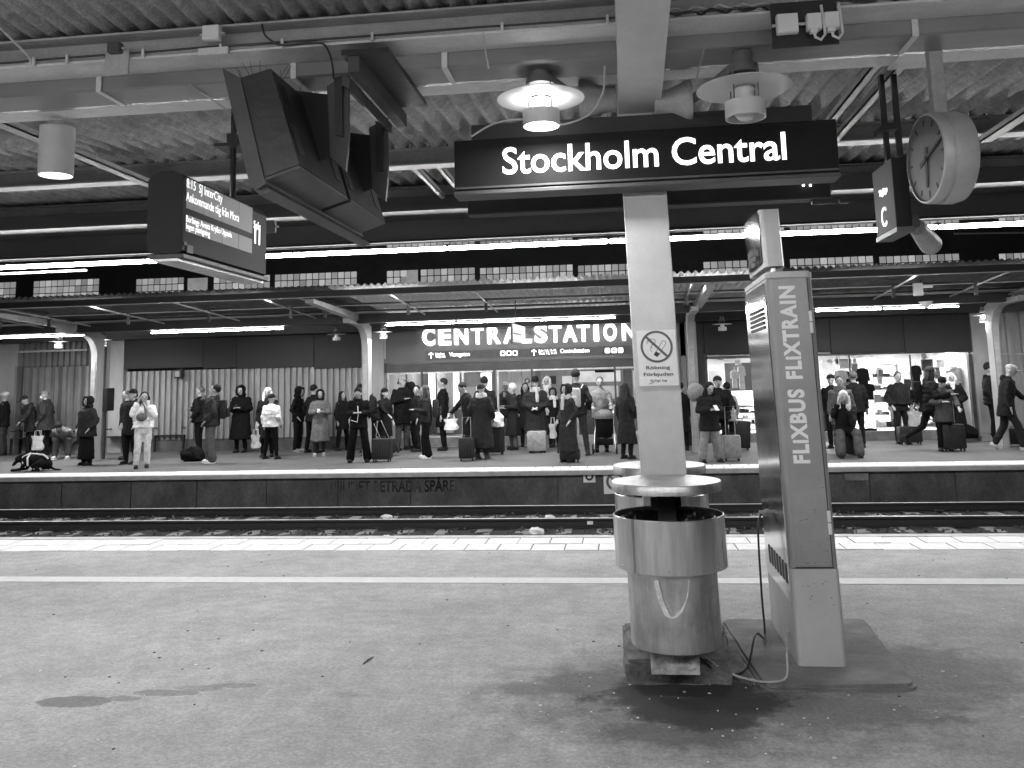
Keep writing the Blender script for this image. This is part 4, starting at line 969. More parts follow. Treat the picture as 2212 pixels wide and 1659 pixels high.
# hanging double sided poster frame in front of the letter A
p = at(1115, 722, Y=18.0)
t = thing('hanging_sign', 'narrow double-sided sign hanging edge-on in front of the letter A', 'sign', (p.x, 18, p.z))
b = MB().box(-.02, .02, -.4, .4, -.2, .2); b.xf(Matrix.Translation(p) @ Matrix.Rotation(math.radians(-7), 4, 'Z')); b.build('case', 'cab2', t)
b = MB().box(-.026, -.02, -.36, .36, .02, .17).box(-.026, -.02, -.36, .36, -.17, -.01); b.xf(Matrix.Translation(p) @ Matrix.Rotation(math.radians(-7), 4, 'Z')); b.build('face', 'pane_plain', t)
b = MB().box(.02, .026, -.36, .36, .02, .17).box(.02, .026, -.36, .36, -.17, -.01); b.xf(Matrix.Translation(p) @ Matrix.Rotation(math.radians(-7), 4, 'Z')); b.build('face', 'pane_plain', t)
MB().tube([(p.x, 18, p.z + .2), (p.x, 18, 3.36)], .012, 6).build('stem', 'dark_paint', t)
p = at(1990, 625, Y=17.5)
t = thing('canopy_device', 'small pale device box with a cone hanging under the far canopy at right', 'device', p)
MB().cbox((p.x - .06, 17.5, p.z), .16, .12, .24, .015).cbox((p.x + .1, 17.5, p.z + .05), .22, .08, .05, .01).build('housing', 'enamel', t)
q = at(2000, 655, Y=17.5); MB().lathe([(0, -.09), (.03, -.09), (.13, .03), (.0, .03)], q, n=20).build('cone', 'enamel', t, smooth=True)
MB().tube([(p.x, 17.5, p.z), (p.x, 17.5, 3.36)], .012, 6).build('stem', 'dark_paint', t)

# ================================================================== STATION BUILDING
BY = 22.8
bd = thing('station_building', 'long station building behind the far platform with lit clerestory blocks, entrance and shop front', 'building', (0, BY, 0))
def bx(u, v=850): return at(u, v, Y=BY).x
def bz(u, v): return at(u, v, Y=BY).z
MB().box(-24, 18, BY + .02, BY + .2, 3.05, 9).build('upper_wall', 'far_dark', bd)
MB().box(-24, 18, BY + .1, 40, 7.5, 7.7).build('roof', 'far_dark', bd)
def window(sx0, sx1, sv, plain=(), row=0, rows=3):
    """glass block window from photograph pixel sx0 to sx1; sv its top edge"""
    k = .8848; a = at(sx0 * k, sv * k, Y=BY); c = at(sx1 * k, sv * k, Y=BY); z1 = a.z
    n = max(2, round((c.x - a.x) / .178)); wv = (c.x - a.x) / n; hv = .185
    fr = MB().box(a.x, c.x, BY, BY + .02, z1 - rows * hv - .02, z1).build('window', 'black_matt', bd)
    pm = MB().box(.012, wv - .012, -.018, 0, .012, hv - .012, .006).mesh('pane', 'pane_lit')
    for i in range(n):
        if any(p0 <= i / n < p1 for p0, p1 in plain): continue
        for j in range(rows):
            o = link('pane', pm, fr); o.location = (a.x + i * wv, BY, z1 - (j + 1) * hv)
    for p0, p1 in plain:
        MB().box(a.x + p0 * (c.x - a.x) + .01, a.x + p1 * (c.x - a.x) - .01, BY - .012, BY, z1 - rows * hv, z1 - .01).build('plain_panel', 'pane_plain', fr)
for w_ in [(83, 243, 686), (333, 450, 681), (458, 508, 679, ((0, 1),)), (522, 660, 676), (671, 872, 670), (944, 1160, 661, ((.17, .36),)), (1171, 1399, 654), (1410, 1560, 648), (1716, 1915, 639), (1927, 2132, 632), (2145, 2342, 626), (2437, 2640, 619), (-120, 40, 694)]:
    window(*w_)
for w_ in [(944, 1160, 596), (1171, 1399, 589), (1410, 1560, 582), (1716, 1915, 563), (1927, 2132, 553), (2145, 2342, 541), (2437, 2640, 532)]:
    window(*w_, rows=1)
MB().tube([at(2060, 505, Y=BY - .3), at(2500, 498, Y=BY - .3)], .02, 6).build('conduit', 'beam', bd)
# ground floor
z_f = bz(500, 795)
def ribs(u0, u1, v0, v1, par, mat='rib', pitch=.17, dy=0.):
    x0, x1 = bx(u0), bx(u1); z1, z0 = bz((u0 + u1) / 2, v0), bz((u0 + u1) / 2, v1)
    n = max(2, int((x1 - x0) / pitch)); p = (x1 - x0) / n; b = MB()
    pts = []
    for i in range(n):
        for f, d in ((0, 0), (.42, 0), (.48, -.07), (.94, -.07)): pts.append((x0 + (i + f) * p, BY + d + dy))
    pts.append((x1, BY + dy)); m = len(pts)
    b.add([(x, y, z0) for x, y in pts] + [(x, y, z1) for x, y in pts] + [(x0, BY + .06 + dy, z0), (x1, BY + .06 + dy, z0), (x0, BY + .06 + dy, z1), (x1, BY + .06 + dy, z1)],
          [(i, i + 1, m + i + 1, m + i) for i in range(m - 1)])
    b.build('ribbed_wall', mat, par)
def wallbox(u0, u1, v0, v1, mat, name='wall', y0=0., y1=.15, z0=None, z1=None):
    return MB().box(bx(u0), bx(u1), BY + y0, BY + y1, bz((u0 + u1) / 2, v1) if z0 is None else z0, bz((u0 + u1) / 2, v0) if z1 is None else z1, .004).build(name, mat, bd)
M['rib_grey'] = mk('ribbed_grey', .17, .45, .1, var=.2, scale=4, stretch=(1, 1, .2))
wallbox(-300, 37, 0, 0, 'pillar', 'wall', -.05, .15, 0, 3.05)
ribs(37, 200, 700, 985, bd, 'rib_grey')
ribs(52, 197, 793, 985, bd, 'rib', .2, -.06)
g = MB().box(bx(46), bx(199), BY - .3, BY - .29, .25, bz(120, 790)).build('glass_screen', 'glass', bd)
MB().box(bx(46), bx(199), BY - .31, BY - .28, bz(120, 761), bz(120, 757)).build('rail', 'beam', bd)
ribs(212, 241, 700, 985, bd, 'rib_grey', .15)
wallbox(241, 270, 0, 0, 'pillar', 'wall_pillar', -.12, .1, 0, 3.05)
for a, c in ((271, 440), (441, 512), (513, 680), (681, 801)): wallbox(a, c, 0, 795, 'far_panel', 'fascia_panel', -.1, .1, None, 3.05)
ribs(271, 801, 796, 946, bd, 'rib', .166)
wallbox(270, 802, 946, 990, 'concrete_dark', 'base_wall', -.02, .1, 0)
wallbox(802, 832, 0, 0, 'pillar', 'wall_pillar', -.12, .1, 0, 3.05)
# entrance front
wallbox(832, 1486, 0, 778, 'panel_grey', 'sign_panel', -.12, .1, None, 3.27)
wallbox(834, 836, 0, 776, 'flange', 'edge_strip', -.135, -.12, None, 3.15)
wallbox(832, 1486, 779, 797, 'cab2', 'lintel', -.04, .1)
wallbox(1486, 1510, 0, 0, 'pillar', 'wall_pillar', -.1, .1, 0, 3.05)
ribs(1440, 1486, 700, 975, bd, 'rib_grey', .2, -.05)
wallbox(1510, 1527, 0, 0, 'dark_paint', 'wall_pillar', -.02, .1, 0, 3.05)
# shop front
for a, c in ((1527, 1800), (1801, 1960), (1961, 2104)): wallbox(a, c, 0, 762, 'far_panel', 'fascia_panel', -.1, .1, None, 3.05)
wallbox(1527, 2104, 762, 768, 'cab2', 'window_head', -.04, .1)
zs = bz(1950, 930)
MB().box(bx(1527), bx(2104), BY - .03, BY + .1, 0, zs).build('base_wall', 'concrete', bd)
wallbox(2098, 2106, 0, 0, 'cab2', 'window_jamb', -.04, .1, 0, bz(2100, 765))
wallbox(1526, 1531, 0, 0, 'cab2', 'window_jamb', -.04, .1, 0, bz(1530, 765))
for u in (1655, 1840, 1972): wallbox(u - 1.5, u + 1.5, 0, 0, 'dark_paint', 'mullion', -.02, .03, zs, bz(u, 766))
MB().box(bx(1530), bx(2098), BY - .01, BY - .002, zs, bz(1900, 766)).build('shop_window', 'glass', bd)
wallbox(2106, 2140, 0, 0, 'pillar', 'wall_pillar', -.15, .1, 0, 3.05)
ribs(2140, 2420, 640, 985, bd, 'rib', .3)
wallbox(2165, 2420, 761, 764, 'beam', 'rail', -.06, -.04)
structure(MB().box(bx(2080), 18, BY - .9, BY - .0, 0, .13, .01).build('step', 'concrete'))
# interiors
x0, x1 = bx(832) + .02, bx(1486)
zt = bz(1100, 797)
def room(x0, x1, y1, zc, wall='shop_wall'):
    MB().box(x0, x1, BY + .1, y1, -.0, .006).build('floor', 'lip', bd)
    MB().box(x0, x1, y1, y1 + .1, 0, zc + .1).build('back_wall', wall, bd)
    MB().box(x0 - .1, x0, BY + .1, y1, 0, zc + .1).build('side_wall', wall, bd)
    MB().box(x1, x1 + .1, BY + .1, y1, 0, zc + .1).build('side_wall', wall, bd)
    MB().box(x0, x1, BY + .1, y1, zc, zc + .1).build('ceiling', wall, bd)
M['hall_wall'] = mk('hall_wall', .2, .3, .2, var=.3, scale=1.2, stretch=(2.5, 1, .3))
room(x0, x1, 28.5, 2.75, 'hall_wall')
for i in range(4):
    for j in range(2):
        xx = x0 + .9 + i * 1.9; yy = 24.3 + j * 2.2
        MB().box(xx - .5, xx + .5, yy - .15, yy + .15, 2.72, 2.749).build('ceiling_lamp', 'lamp_glow', bd)
        area('ceiling_light', (xx, yy, 2.71), 1.0, .3, 15, bd)
# doors: frames and glass leaves
for k, u in enumerate([838, 912, 1000, 1068, 1076, 1150, 1246, 1330, 1400, 1480]):
    wallbox(u - 2.2, u + 2.2, 0, 0, 'cab2' if k % 2 else 'steel_dull', 'door_post', -.02, .06, 0, zt)
for a, c in ((840, 910), (914, 998), (1002, 1066), (1078, 1148), (1152, 1244), (1248, 1328), (1332, 1398), (1402, 1478)):
    lf = MB().box(bx(a), bx(c), BY + .015, BY + .022, .25, zt - .06).build('door_leaf', 'glass', bd)
    MB().box(bx(a), bx(c), BY + .0, BY + .04, .02, .25).build('kick_plate', 'steel_dull', lf)
    MB().box(bx(a), bx(c), BY + .0, BY + .04, zt - .06, zt - .01).build('head_rail', 'steel_dull', lf)
    MB().box(bx(a), bx(c), BY + .0, BY + .035, .95, .99).build('push_bar', 'steel_dull', lf)
# things inside the hall
def slab(name, u0, u1, v0, v1, Y, mat, dep=.06):
    p, q = at(u0, v1, Y=Y), at(u1, v0, Y=Y); return MB().box(p.x, q.x, Y, Y + dep, p.z, q.z).build(name, mat)
for nm, u0, u1, v0, v1, Y, mat, lab, cat in [
    ('steel_leaf', 945, 960, 803, 935, 27.6, 'steel_dull', 'dull steel door leaf inside the entrance hall, left one', 'door'),
    ('steel_leaf', 962, 978, 803, 935, 27.6, 'steel', 'bright steel door leaf inside the entrance hall, right one', 'door'),
    ('glow_panel', 926, 938, 800, 880, 27.0, 'pane_bright', 'narrow white door panel with added glow inside the entrance hall, left', 'light'),
    ('glow_panel', 980, 990, 800, 880, 27.0, 'pane_bright', 'white door panel with added glow beside the steel doors', 'light'),
    ('glow_panel', 1040, 1060, 805, 870, 27.0, 'pane_bright', 'widest white panel with added glow at the middle of the entrance hall', 'light'),
    ('poster', 1003, 1028, 835, 868, 24.0, 'paper', 'white printed poster inside the entrance glass', 'poster'),
    ('wall_cabinet', 1098, 1150, 798, 870, 26.5, 'steel', 'tall shiny steel cabinet inside the hall behind the people', 'cabinet'),
    ('counter', 1240, 1345, 865, 945, 24.8, 'cab2', 'dark service counter inside the entrance right half', 'counter'),
    ('menu_board', 1245, 1340, 800, 826, 25.2, 'pane_lit', 'lit menu board above the service counter', 'board'),
    ('shelf_unit', 905, 925, 860, 940, 24.5, 'paper', 'pale shelf unit left in the entrance hall', 'shelf'),
    ('counter', 1085, 1135, 885, 950, 25.0, 'panel_grey', 'grey ticket barrier block inside the doors', 'counter'),
    ('screen', 1175, 1200, 812, 830, 25.5, 'black', 'small black screen on the hall wall', 'screen'),
    ('hall_pillar', 868, 878, 797, 950, 25.0, 'cab2', 'dark square pillar at the left inside the entrance hall', 'pillar'),
    ('hall_pillar', 1160, 1168, 797, 950, 25.0, 'panel_grey', 'grey slim pillar right of the shiny cabinet in the hall', 'pillar'),
    ('hall_pillar', 1352, 1364, 797, 950, 25.2, 'cab2', 'dark square pillar at the right inside the entrance hall', 'pillar'),
    ('hall_opening', 885, 900, 805, 870, 26.6, 'pane_plain', 'dim lit opening behind the man with headphones', 'opening'),
    ('food_stall', 1255, 1335, 833, 862, 25.1, 'shop_back2', 'pale food kiosk front behind the very tall man', 'kiosk'),
    ('hall_bench', 1180, 1235, 925, 945, 25.0, 'cab', 'dark low block inside the doors near the silver suitcase', 'block'),
    ('ceiling_sign', 1010, 1060, 798, 806, 24.2, 'black', 'black hanging sign bar just inside the entrance top', 'sign'),
    ('ceiling_sign', 1285, 1330, 798, 805, 24.2, 'black', 'black sign bar inside the right half of the entrance', 'sign'),
    ('poster', 1215, 1235, 812, 840, 26.0, 'paper', 'small pale poster left of the menu board', 'poster'),
    ('wall_cabinet', 1370, 1400, 800, 880, 26.0, 'white_plastic', 'white cabinet at the right of the entrance hall', 'cabinet')]:
    if mat == 'shop_back2' and mat not in M: M[mat] = mk(mat, .5, .5, var=.3, scale=3)
    if mat == 'pane_bright' and mat not in M: M[mat] = mk(mat, .8, .4, emis=1.3, var=0, bump=0)  # emission added to white hall panels, which are no lamps
    single(slab(nm, u0, u1, v0, v1, Y, mat, .12), lab, cat)
for i in range(9):
    u = 1002 + (i % 3) * 9; v = 872 + (i // 3) * 10
    single(slab('leaflet_stack', u, u + 6.5, v, v + 7, 24.3, 'paper' if i % 2 else 'white_plastic', .05), ORD[i // 3 + 1] + ' row, ' + ORD[i % 3 + 1] + ' leaflet stack in the rack under the white poster', 'leaflets', 'leaflet stacks under the poster')
# letters and direction line
lt = thing('lettering_sign', 'glowing white channel letters CENTRALSTATION on the grey entrance panel', 'sign', (-2.5, BY - .2, 2.8))
LY = BY - .22
word = 'CENTRALSTATION'; edges = [343, 478, 610, 750, 885, 1018, 1160, 1275, 1395, 1513, 1630, 1770, 1850, 2005]
wid = [103, 102, 112, 102, 110, 115, 92, 108, 108, 118, 108, 42, 112, 120]
for ch, e, wd in zip(word, edges, wid):
    sx, sx2 = 930 + e * .29385, 930 + (e + wd) * .29385
    vb = 770 + (244 - (e - 343) * .026) * .29385
    a, c = sp(sx, vb, Y=LY), sp(sx2, vb, Y=LY)
    cap = (135) * .29385 * .8848 * LY / 1898 * .985
    me = text_mesh(ch, cap, Vector((a.x, LY, a.z)), (1, 0, 0), (0, 0, 1), 'letter', bold=.012, width=c.x - a.x, extrude=.01)
    link('letter', me, lt)
    me = text_mesh(ch, cap, Vector((a.x, LY + .012, a.z)), (1, 0, 0), (0, 0, 1), 'letter_side', bold=.055, width=c.x - a.x, extrude=.0)
    bmx = bmesh.new(); bmx.from_mesh(me)
    for v in bmx.verts: 
        if v.co.y > LY + .011: v.co.y += 0
    bmx.to_mesh(me); bmx.free()
    for v in me.vertices: v.co.y = LY + .012 + (0.075 if v.co.y > LY + .0115 else 0)
    link('letter_return', me, lt)
def dline(s, x0, x1, yb, h, nm='lettering', mat='sign_lit', bold=.02):
    a, c = sp(930 + x0 * .29385, 770 + yb * .29385, Y=BY - .13), sp(930 + x1 * .29385, 770 + yb * .29385, Y=BY - .13)
    link(nm, text_mesh(s, h, Vector((a.x, BY - .125, a.z)), (1, 0, 0), (0, 0, 1), mat, bold=bold, width=c.x - a.x, extrude=.004), wf)
wf = thing('wayfinding_panel', 'dark strip of white wayfinding text and pictograms under the glowing letters', 'sign', (-2, BY - .13, 2.4))
a, c = sp(930 + 372 * .29385, 770 + 370 * .29385, Y=BY - .125), sp(930 + 2080 * .29385, 770 + 255 * .29385, Y=BY - .125)
MB().box(a.x, c.x, BY - .125, BY - .12, a.z, a.z + .22).build('panel', 'cab2', wf)
dline('Utgång', 452, 528, 330, .06); dline('Way out', 452, 536, 352, .06)
dline('Vasagatan', 566, 738, 340, .10)
dline('Spår 1-8, 11-19', 1310, 1455, 303, .06); dline('Track 1-8, 11-19', 1310, 1462, 326, .06)
dline('Centralstation', 1490, 1732, 312, .10)
def px2(x, y, d=.13): return sp(930 + x * .29385, 770 + y * .29385, Y=BY - d)
for x_, y_ in ((416, 333), (1271, 308)):
    p = px2(x_, y_); b = MB()
    b.box(p.x - .014, p.x + .014, BY - .13, BY - .124, p.z - .08, p.z + .06)
    for s in (-1, 1):
        b.add([(p.x, BY - .131, p.z + .085), (p.x, BY - .131, p.z + .05), (p.x + s * .065, BY - .131, p.z + .005), (p.x + s * .065, BY - .131, p.z + .04)], [(0, 1, 2, 3)])
    b.build('arrow', 'sign_lit', wf)
for i, (x_, y_) in enumerate(((1012, 315), (1063, 314), (1114, 313), (1882, 292), (1937, 291), (1991, 290))):
    p = px2(x_, y_); b = MB().prism([(q_[0], q_[1]) for q_ in [(p.x + c_ * .065, p.z + s_ * .065) for c_, s_ in ((-1, -.7), (-.7, -1), (.7, -1), (1, -.7), (1, .7), (.7, 1), (-.7, 1), (-1, .7))]], BY - .131, BY - .125, 'y')
    ic = b.build('pictogram', 'sign_lit', wf)
    q = px2(x_, y_, .133)
    if i == 0: MB().box(p.x - .035, p.x + .035, BY - .134, BY - .131, p.z - .03, p.z + .03).build('symbol', 'print_dark', ic)
    elif i in (1, 2): MB().lathe([(0, BY - .134), (.042, BY - .134), (.042, BY - .131)], (p.x, 0, p.z), 'y', 20).build('symbol', 'print_dark', ic)
    elif i == 3: link('symbol', text_mesh('i', .08, Vector((p.x - .012, BY - .133, p.z - .04)), (1, 0, 0), (0, 0, 1), 'print_dark', bold=.04, width=.024, extrude=.001), ic)
    elif i == 4: MB().box(p.x - .035, p.x + .035, BY - .134, BY - .131, p.z - .018, p.z + .012).build('symbol', 'print_dark', ic)
    else: MB().box(p.x - .03, p.x - .012, BY - .134, BY - .131, p.z - .035, p.z + .035).box(p.x + .012, p.x + .03, BY - .134, BY - .131, p.z - .035, p.z + .035).build('symbol', 'print_dark', ic)
p = sp(1287, 930, Y=BY - .06)
t = thing('no_smoking_disc', 'small round crossed-out no smoking sign on the entrance glass', 'sign', p)
MB().lathe([(.03, BY - .06), (.075, BY - .06), (.075, BY - .055), (.03, BY - .055)], (p.x, 0, p.z), 'y', 28, True).build('ring', 'print_grey', t)
MB().lathe([(0, BY - .052), (.066, BY - .052), (.066, BY - .05)], (p.x, 0, p.z), 'y', 28).build('disc', 'white_plastic', t)
b = MB().cbox((0, 0, 0), .13, .006, .014); b.xf(Matrix.Translation((p.x, BY - .058, p.z)) @ Matrix.Rotation(math.radians(45), 4, 'Y')); b.build('bar', 'print_grey', t)

# ---- shop
sx0, sx1 = bx(1531), bx(2098)
M['shop_back'] = mk('shop_back', .66, .6, var=.35, scale=1.1)
room(sx0, sx1 + .05, 26.0, bz(1900, 764) + .06, 'shop_back')
for i in range(4):
    xx = sx0 + .9 + i * 1.85
    MB().box(xx - .5, xx + .5, 24.0, 24.2, bz(1900, 764) + .03, bz(1900, 764) + .055).build('ceiling_lamp', 'lamp_glow', bd)
    area('ceiling_light', (xx, 24.1, bz(1900, 764) + .02), 1.2, .5, 100, bd)
GOODS = []
GR = [.75, .5, .25, .1, .04, .85, .35]
def shelfunit(xa, xb, y, zt_, label, n=5, dep=.35, mat='sign_white'):
    t = thing('shop_shelf', label, 'shelf', ((xa + xb) / 2, y, 0), 0, 'shop shelves')
    for x in (xa, xb): MB().box(x - .012, x + .012, y, y + dep, zs, zt_).build('upright', mat, t)
    for k in range(n + 1):
        z = zs + .04 + (zt_ - zs - .06) * k / n; MB().box(xa, xb, y, y + dep, z - .01, z + .01).build('shelf', mat, t)
        if k < n:
            x = xa + .03; c_n = 0
            while x < xb - .06:
                w_ = R.uniform(.05, .16); h_ = R.uniform(.1, .85) * (zt_ - zs) / n * .8
                if x + w_ > xb - .02: break
                c_n += 1; GOODS.append((x, x + w_, y + .03, y + dep * .7, z + .011, z + .011 + h_, c_n, k, n, label)); x += w_ + R.uniform(.005, .05)
    return t

for (u0, u1, v0, lab) in [(1574, 1640, 868, 'white stepped shop shelf of boxes left of the kiosk'), (1905, 1962, 785, 'tall white ladder shelf with bags in the shop window'), (2045, 2095, 790, 'white shelf of packets at the right end of the shop'), (1985, 2040, 850, 'low white shelf in the shop behind the standing man')]:
    shelfunit(bx(u0), bx(u1), 23.5, bz((u0 + u1) / 2, v0), lab)
for k, (x_0, x_1, y_0, y_1, z_0, z_1, cn_, row_, n_, lab_) in enumerate(GOODS):
    b = MB().box(x_0, x_1, y_0, y_1, z_0, z_1, .008)
    if R.random() < .4: b.box(x_0 + .01, x_1 - .01, y_0 - .004, y_0, z_0 + (z_1 - z_0) * .3, z_0 + (z_1 - z_0) * .75)
    g_ = R.choice(GR)
    single(b.build('shop_packet', cloth(g_, .5)), '%s packet, %s from left on board %s from top, %s' % ('dark' if g_ < .2 else 'grey' if g_ < .6 else 'pale', ORD[cn_], ORD[n_ - row_], lab_.split(' shelf')[0].split(' shop')[0] + ' shelf'), 'packet', 'packets on the shop shelves')
def garment(u, v, w_, h_, g, label, Y=23.25):
    p = at(u, v, Y=Y); b = MB()
    n = 8; pr = [(-.18, 0), (-.5, -.05), (-.62, -.42), (-.42, -.46), (-.38, -.3), (-.4, -1), (.4, -1), (.38, -.3), (.42, -.46), (.62, -.42), (.5, -.05), (.18, 0)]
    b.prism([(p.x + x * w_, p.z + z * h_) for x, z in pr], Y - .03, Y + .05, 'y')
    b.tube([(p.x, Y, p.z), (p.x, Y, p.z + .08)], .006, 5)
    return single(b.build('hanging_garment', cloth(g)), label, 'garment', 'clothes hanging in the shop')
for u, v, w_, h_, g, lab in [(1862, 795, .28, .75, .02, 'long dark garment hanging left of the ladder shelf'), (1815, 800, .3, .5, .6, 'pale top hanging behind the woman with the scarf'), (1930, 870, .26, .4, .5, 'grey shirt hanging on the ladder shelf'), (1990, 830, .22, .35, .3, 'grey triangular hanging top in the shop'), (1968, 880, .25, .6, .06, 'dark coat hanging in the shop middle'), (1880, 925, .3, .35, .02, 'dark bag-like garment low in the shop window'), (2012, 840, .2, .3, .75, 'white top hanging right of the middle mullion'), (1586, 800, .16, .45, .75, 'left white costume hanging between the long-haired woman and the kiosk'), (1601, 790, .16, .6, .75, 'right white costume hanging beside the kiosk edge')]:
    garment(u, v, w_, h_, g, lab)
for i, u in enumerate(sorted([R.choice([R.uniform(1545, 1610), R.uniform(1770, 1850), R.uniform(1960, 2090)]) for _ in range(11)])):
    v = R.uniform(770, 785); p = at(u, v, Y=23.4)
    b = MB().cbox((0, 0, 0), R.uniform(.08, .16), .01, R.uniform(.08, .14)); b.xf(Matrix.Translation(p) @ Matrix.Rotation(R.uniform(-.6, .6), 4, 'Y')); b.cbox((p.x, 23.4, p.z + .1), .006, .006, .12)
    single(b.build('hanging_tag', cloth(R.choice([.8, .6, .3]), .5)), 'little card hanging from the shop ceiling, ' + ORD[i + 1] + ' from the left', 'card', 'cards hanging in the shop')
single(slab('backdrop_board', 2000, 2060, 795, 860, 25.6, 'panel_grey', .05), 'large grey board on the back wall of the shop right part', 'board')
single(slab('poster', 1568, 1625, 783, 845, 23.8, 'panel_grey', .03), 'grey poster board on the shop wall left of the kiosk', 'poster')
single(slab('backdrop_board', 1780, 1830, 778, 800, 25.5, 'hall_wall', .05), 'striped grey board high on the shop wall', 'board')
single(slab('counter', 1960, 2090, 860, 866, 24.6, 'sign_white', .4), 'white counter top across the right part of the shop', 'counter')
single(slab('wire_rack', 1778, 1806, 850, 945, 23.3, 'dark_paint', .05), 'dark wire rack at the left end of the shop window', 'rack')
single(slab('grey_leaf', 1538, 1560, 800, 930, 25.0, 'panel_grey', .05), 'grey door at the back of the left shop bay', 'door')
p = at(1838, 812, Y=23.3); b = MB().ell((p.x - .11, 23.3, p.z), .13, .04, .13, 16, 8).ell((p.x + .11, 23.3, p.z), .13, .04, .13, 16, 8).ell((p.x, 23.3, p.z - .1), .15, .04, .12, 16, 8)
single(b.build('pair_of_cushions', cloth(.03)), 'dark heart-like cushion shape hanging in the shop window', 'cushion')

# goods hung densely in the shop window, as columns between floor and ceiling
kk = 0
for ci, u in enumerate(range(1812, 2090, 17)):
    if 1903 < u < 1963: continue
    for ri, v in enumerate((792, 835, 880)):
        if R.random() < .22: continue
        g_ = R.choice([.02, .05, .15, .3, .6, .8, .02]); uu, vv = u + R.uniform(-5, 5), v + R.uniform(-8, 8); Y = R.uniform(23.15, 24.2); p = at(uu, vv, Y=Y)
        nm_ = 'dark' if g_ < .1 else 'grey' if g_ < .45 else 'white'
        if R.random() < .5: garment(uu, vv, R.uniform(.16, .26), R.uniform(.28, .55), g_, nm_ + ' garment, ' + ('top', 'middle', 'lowest')[ri] + ' row, ' + ORD[ci + 1] + ' shop column from the kiosk', Y)
        else:
            w_, h_ = R.uniform(.12, .3), R.uniform(.12, .32); b = MB().cbox(p, w_, .06, h_, .01); b.cbox((p.x, Y - .034, p.z + h_ * .1), w_ * .7, .006, h_ * .4)
            single(b.build('shop_box', cloth(g_, .5)), nm_ + ' box, ' + ('top', 'middle', 'lowest')[ri] + ' row, ' + ORD[ci + 1] + ' shop column from the kiosk', 'box', 'boxes hung in the shop')
# ---- wall signs on the far platform wall, wall devices
p = at(1273, 1029, Y=16.40); t = thing('ring_plate', 'small white square plate with a black ring on the platform wall', 'sign', p)
MB().cbox(p, .22, .012, .22, .01).build('plate', 'sign_white', t)
MB().lathe([(.04, p.y - .012), (.075, p.y - .012), (.075, p.y - .007), (.04, p.y - .007)], (p.x, 0, p.z), 'y', 24, True).build('ring', 'print_dark', t)
p = at(1329, 1040, Y=16.40); t = thing('track_ban_plate', 'grey square plate with a crossed circle partly hidden by the bin lid', 'sign', p)
MB().cbox(p, .42, .012, .44, .01).build('plate', 'sign_white', t)
MB().lathe([(.12, p.y - .012), (.165, p.y - .012), (.165, p.y - .007), (.12, p.y - .007)], (p.x, 0, p.z), 'y', 32, True).build('ring', 'print_grey', t)
b = MB().cbox((0, 0, 0), .27, .005, .03); b.xf(Matrix.Translation((p.x, p.y - .012, p.z)) @ Matrix.Rotation(math.radians(45), 4, 'Y')); b.build('bar', 'print_grey', t)
p = at(1850, 1030, Y=16.40); single(MB().cbox(p, .4, .02, .13, .006).build('wall_plate', 'concrete'), 'pale blank plate on the platform wall left of the kiosk foot', 'plate')
p = at(384, 808, Y=22.55); t = thing('loudspeaker', 'dark horn loudspeaker on the ribbed wall', 'loudspeaker', p)
MB().cbox((p.x + .03, 22.58, p.z), .2, .18, .24, .03).build('housing', 'cab', t); MB().cbox((p.x + .03, 22.47, p.z), .13, .03, .16, .02).build('grille', 'beam', t)
MB().tube([(p.x - .02, BY - .02, p.z - .02), (p.x - .02, BY - .02, 3.0)], .012, 5).build('conduit', 'cab2', t)
for k, (u, lab) in enumerate(((274, 'left dark box of the pair above the wall pillar'), (292, 'right dark box of the pair above the wall pillar'))):
    p = at(u, 845 - 0, Y=22.5); q = at(u, 847 - 0, Y=22.5)
p = at(226, 863, Y=20.6); t = thing('info_cabinet', 'dark cabinet with a lit pale side beside the left curved pillar', 'cabinet', p)
MB().cbox((p.x + .07, 20.6, p.z), .2, .3, .56, .015).build('case', 'black', t); MB().cbox((p.x - .06, 20.47, p.z), .1, .04, .5, .01).build('face', 'pane_plain', t)
MB().cbox((p.x + .02, 20.6, p.z / 2 - .14), .06, .06, p.z - .28).build('post', 'cab2', t)
# ================================================================== PEOPLE
def remeshed(mb, vox, dec, mat, amp=0., seed=0., name='m'):
    me = mb.mesh(name); ob = bpy.data.objects.new('tmp', me); TS.collection.objects.link(ob)
    r = ob.modifiers.new('r', 'REMESH'); r.mode = 'VOXEL'; r.voxel_size = vox; r.use_smooth_shade = True
    s_ = ob.modifiers.new('s', 'SMOOTH'); s_.iterations = 2; s_.factor = .5
    if dec < 1: d = ob.modifiers.new('d', 'DECIMATE'); d.ratio = dec
    dg = tdg(); out = bpy.data.meshes.new_from_object(ob.evaluated_get(dg))
    bpy.data.objects.remove(ob); bpy.data.meshes.remove(me); out.name = name
    if amp:
        for v in out.vertices:
            c = v.co; n1 = noise.noise(Vector((c.x * 9 + seed, c.y * 9, c.z * 14))); n2 = noise.noise(Vector((c.x * 22, c.y * 22 + seed, c.z * 30)))
            v.co = c + v.normal * amp * (n1 + .5 * n2)
    out.materials.clear(); out.materials.append(mat)
    out.polygons.foreach_set('use_smooth', [True] * len(out.polygons))
    return out
def loft(mb, rings, tr=lambda p: p, n=18):
    o = len(mb.v)
    for (cx, cy, z, rx, ry) in rings:
        for k in range(n):
            a = 2 * math.pi * k / n; mb.v.append(tuple(tr(Vector((cx + rx * math.cos(a), cy + ry * math.sin(a), z)))))
    m = len(rings)
    for i in range(m - 1):
        for k in range(n): a = o + i * n + k; b = o + i * n + (k + 1) % n; mb.f.append((a, b, b + n, a + n))
    mb.f.append(tuple(o + k for k in range(n))[::-1]); mb.f.append(tuple(o + (m - 1) * n + k for k in range(n)))
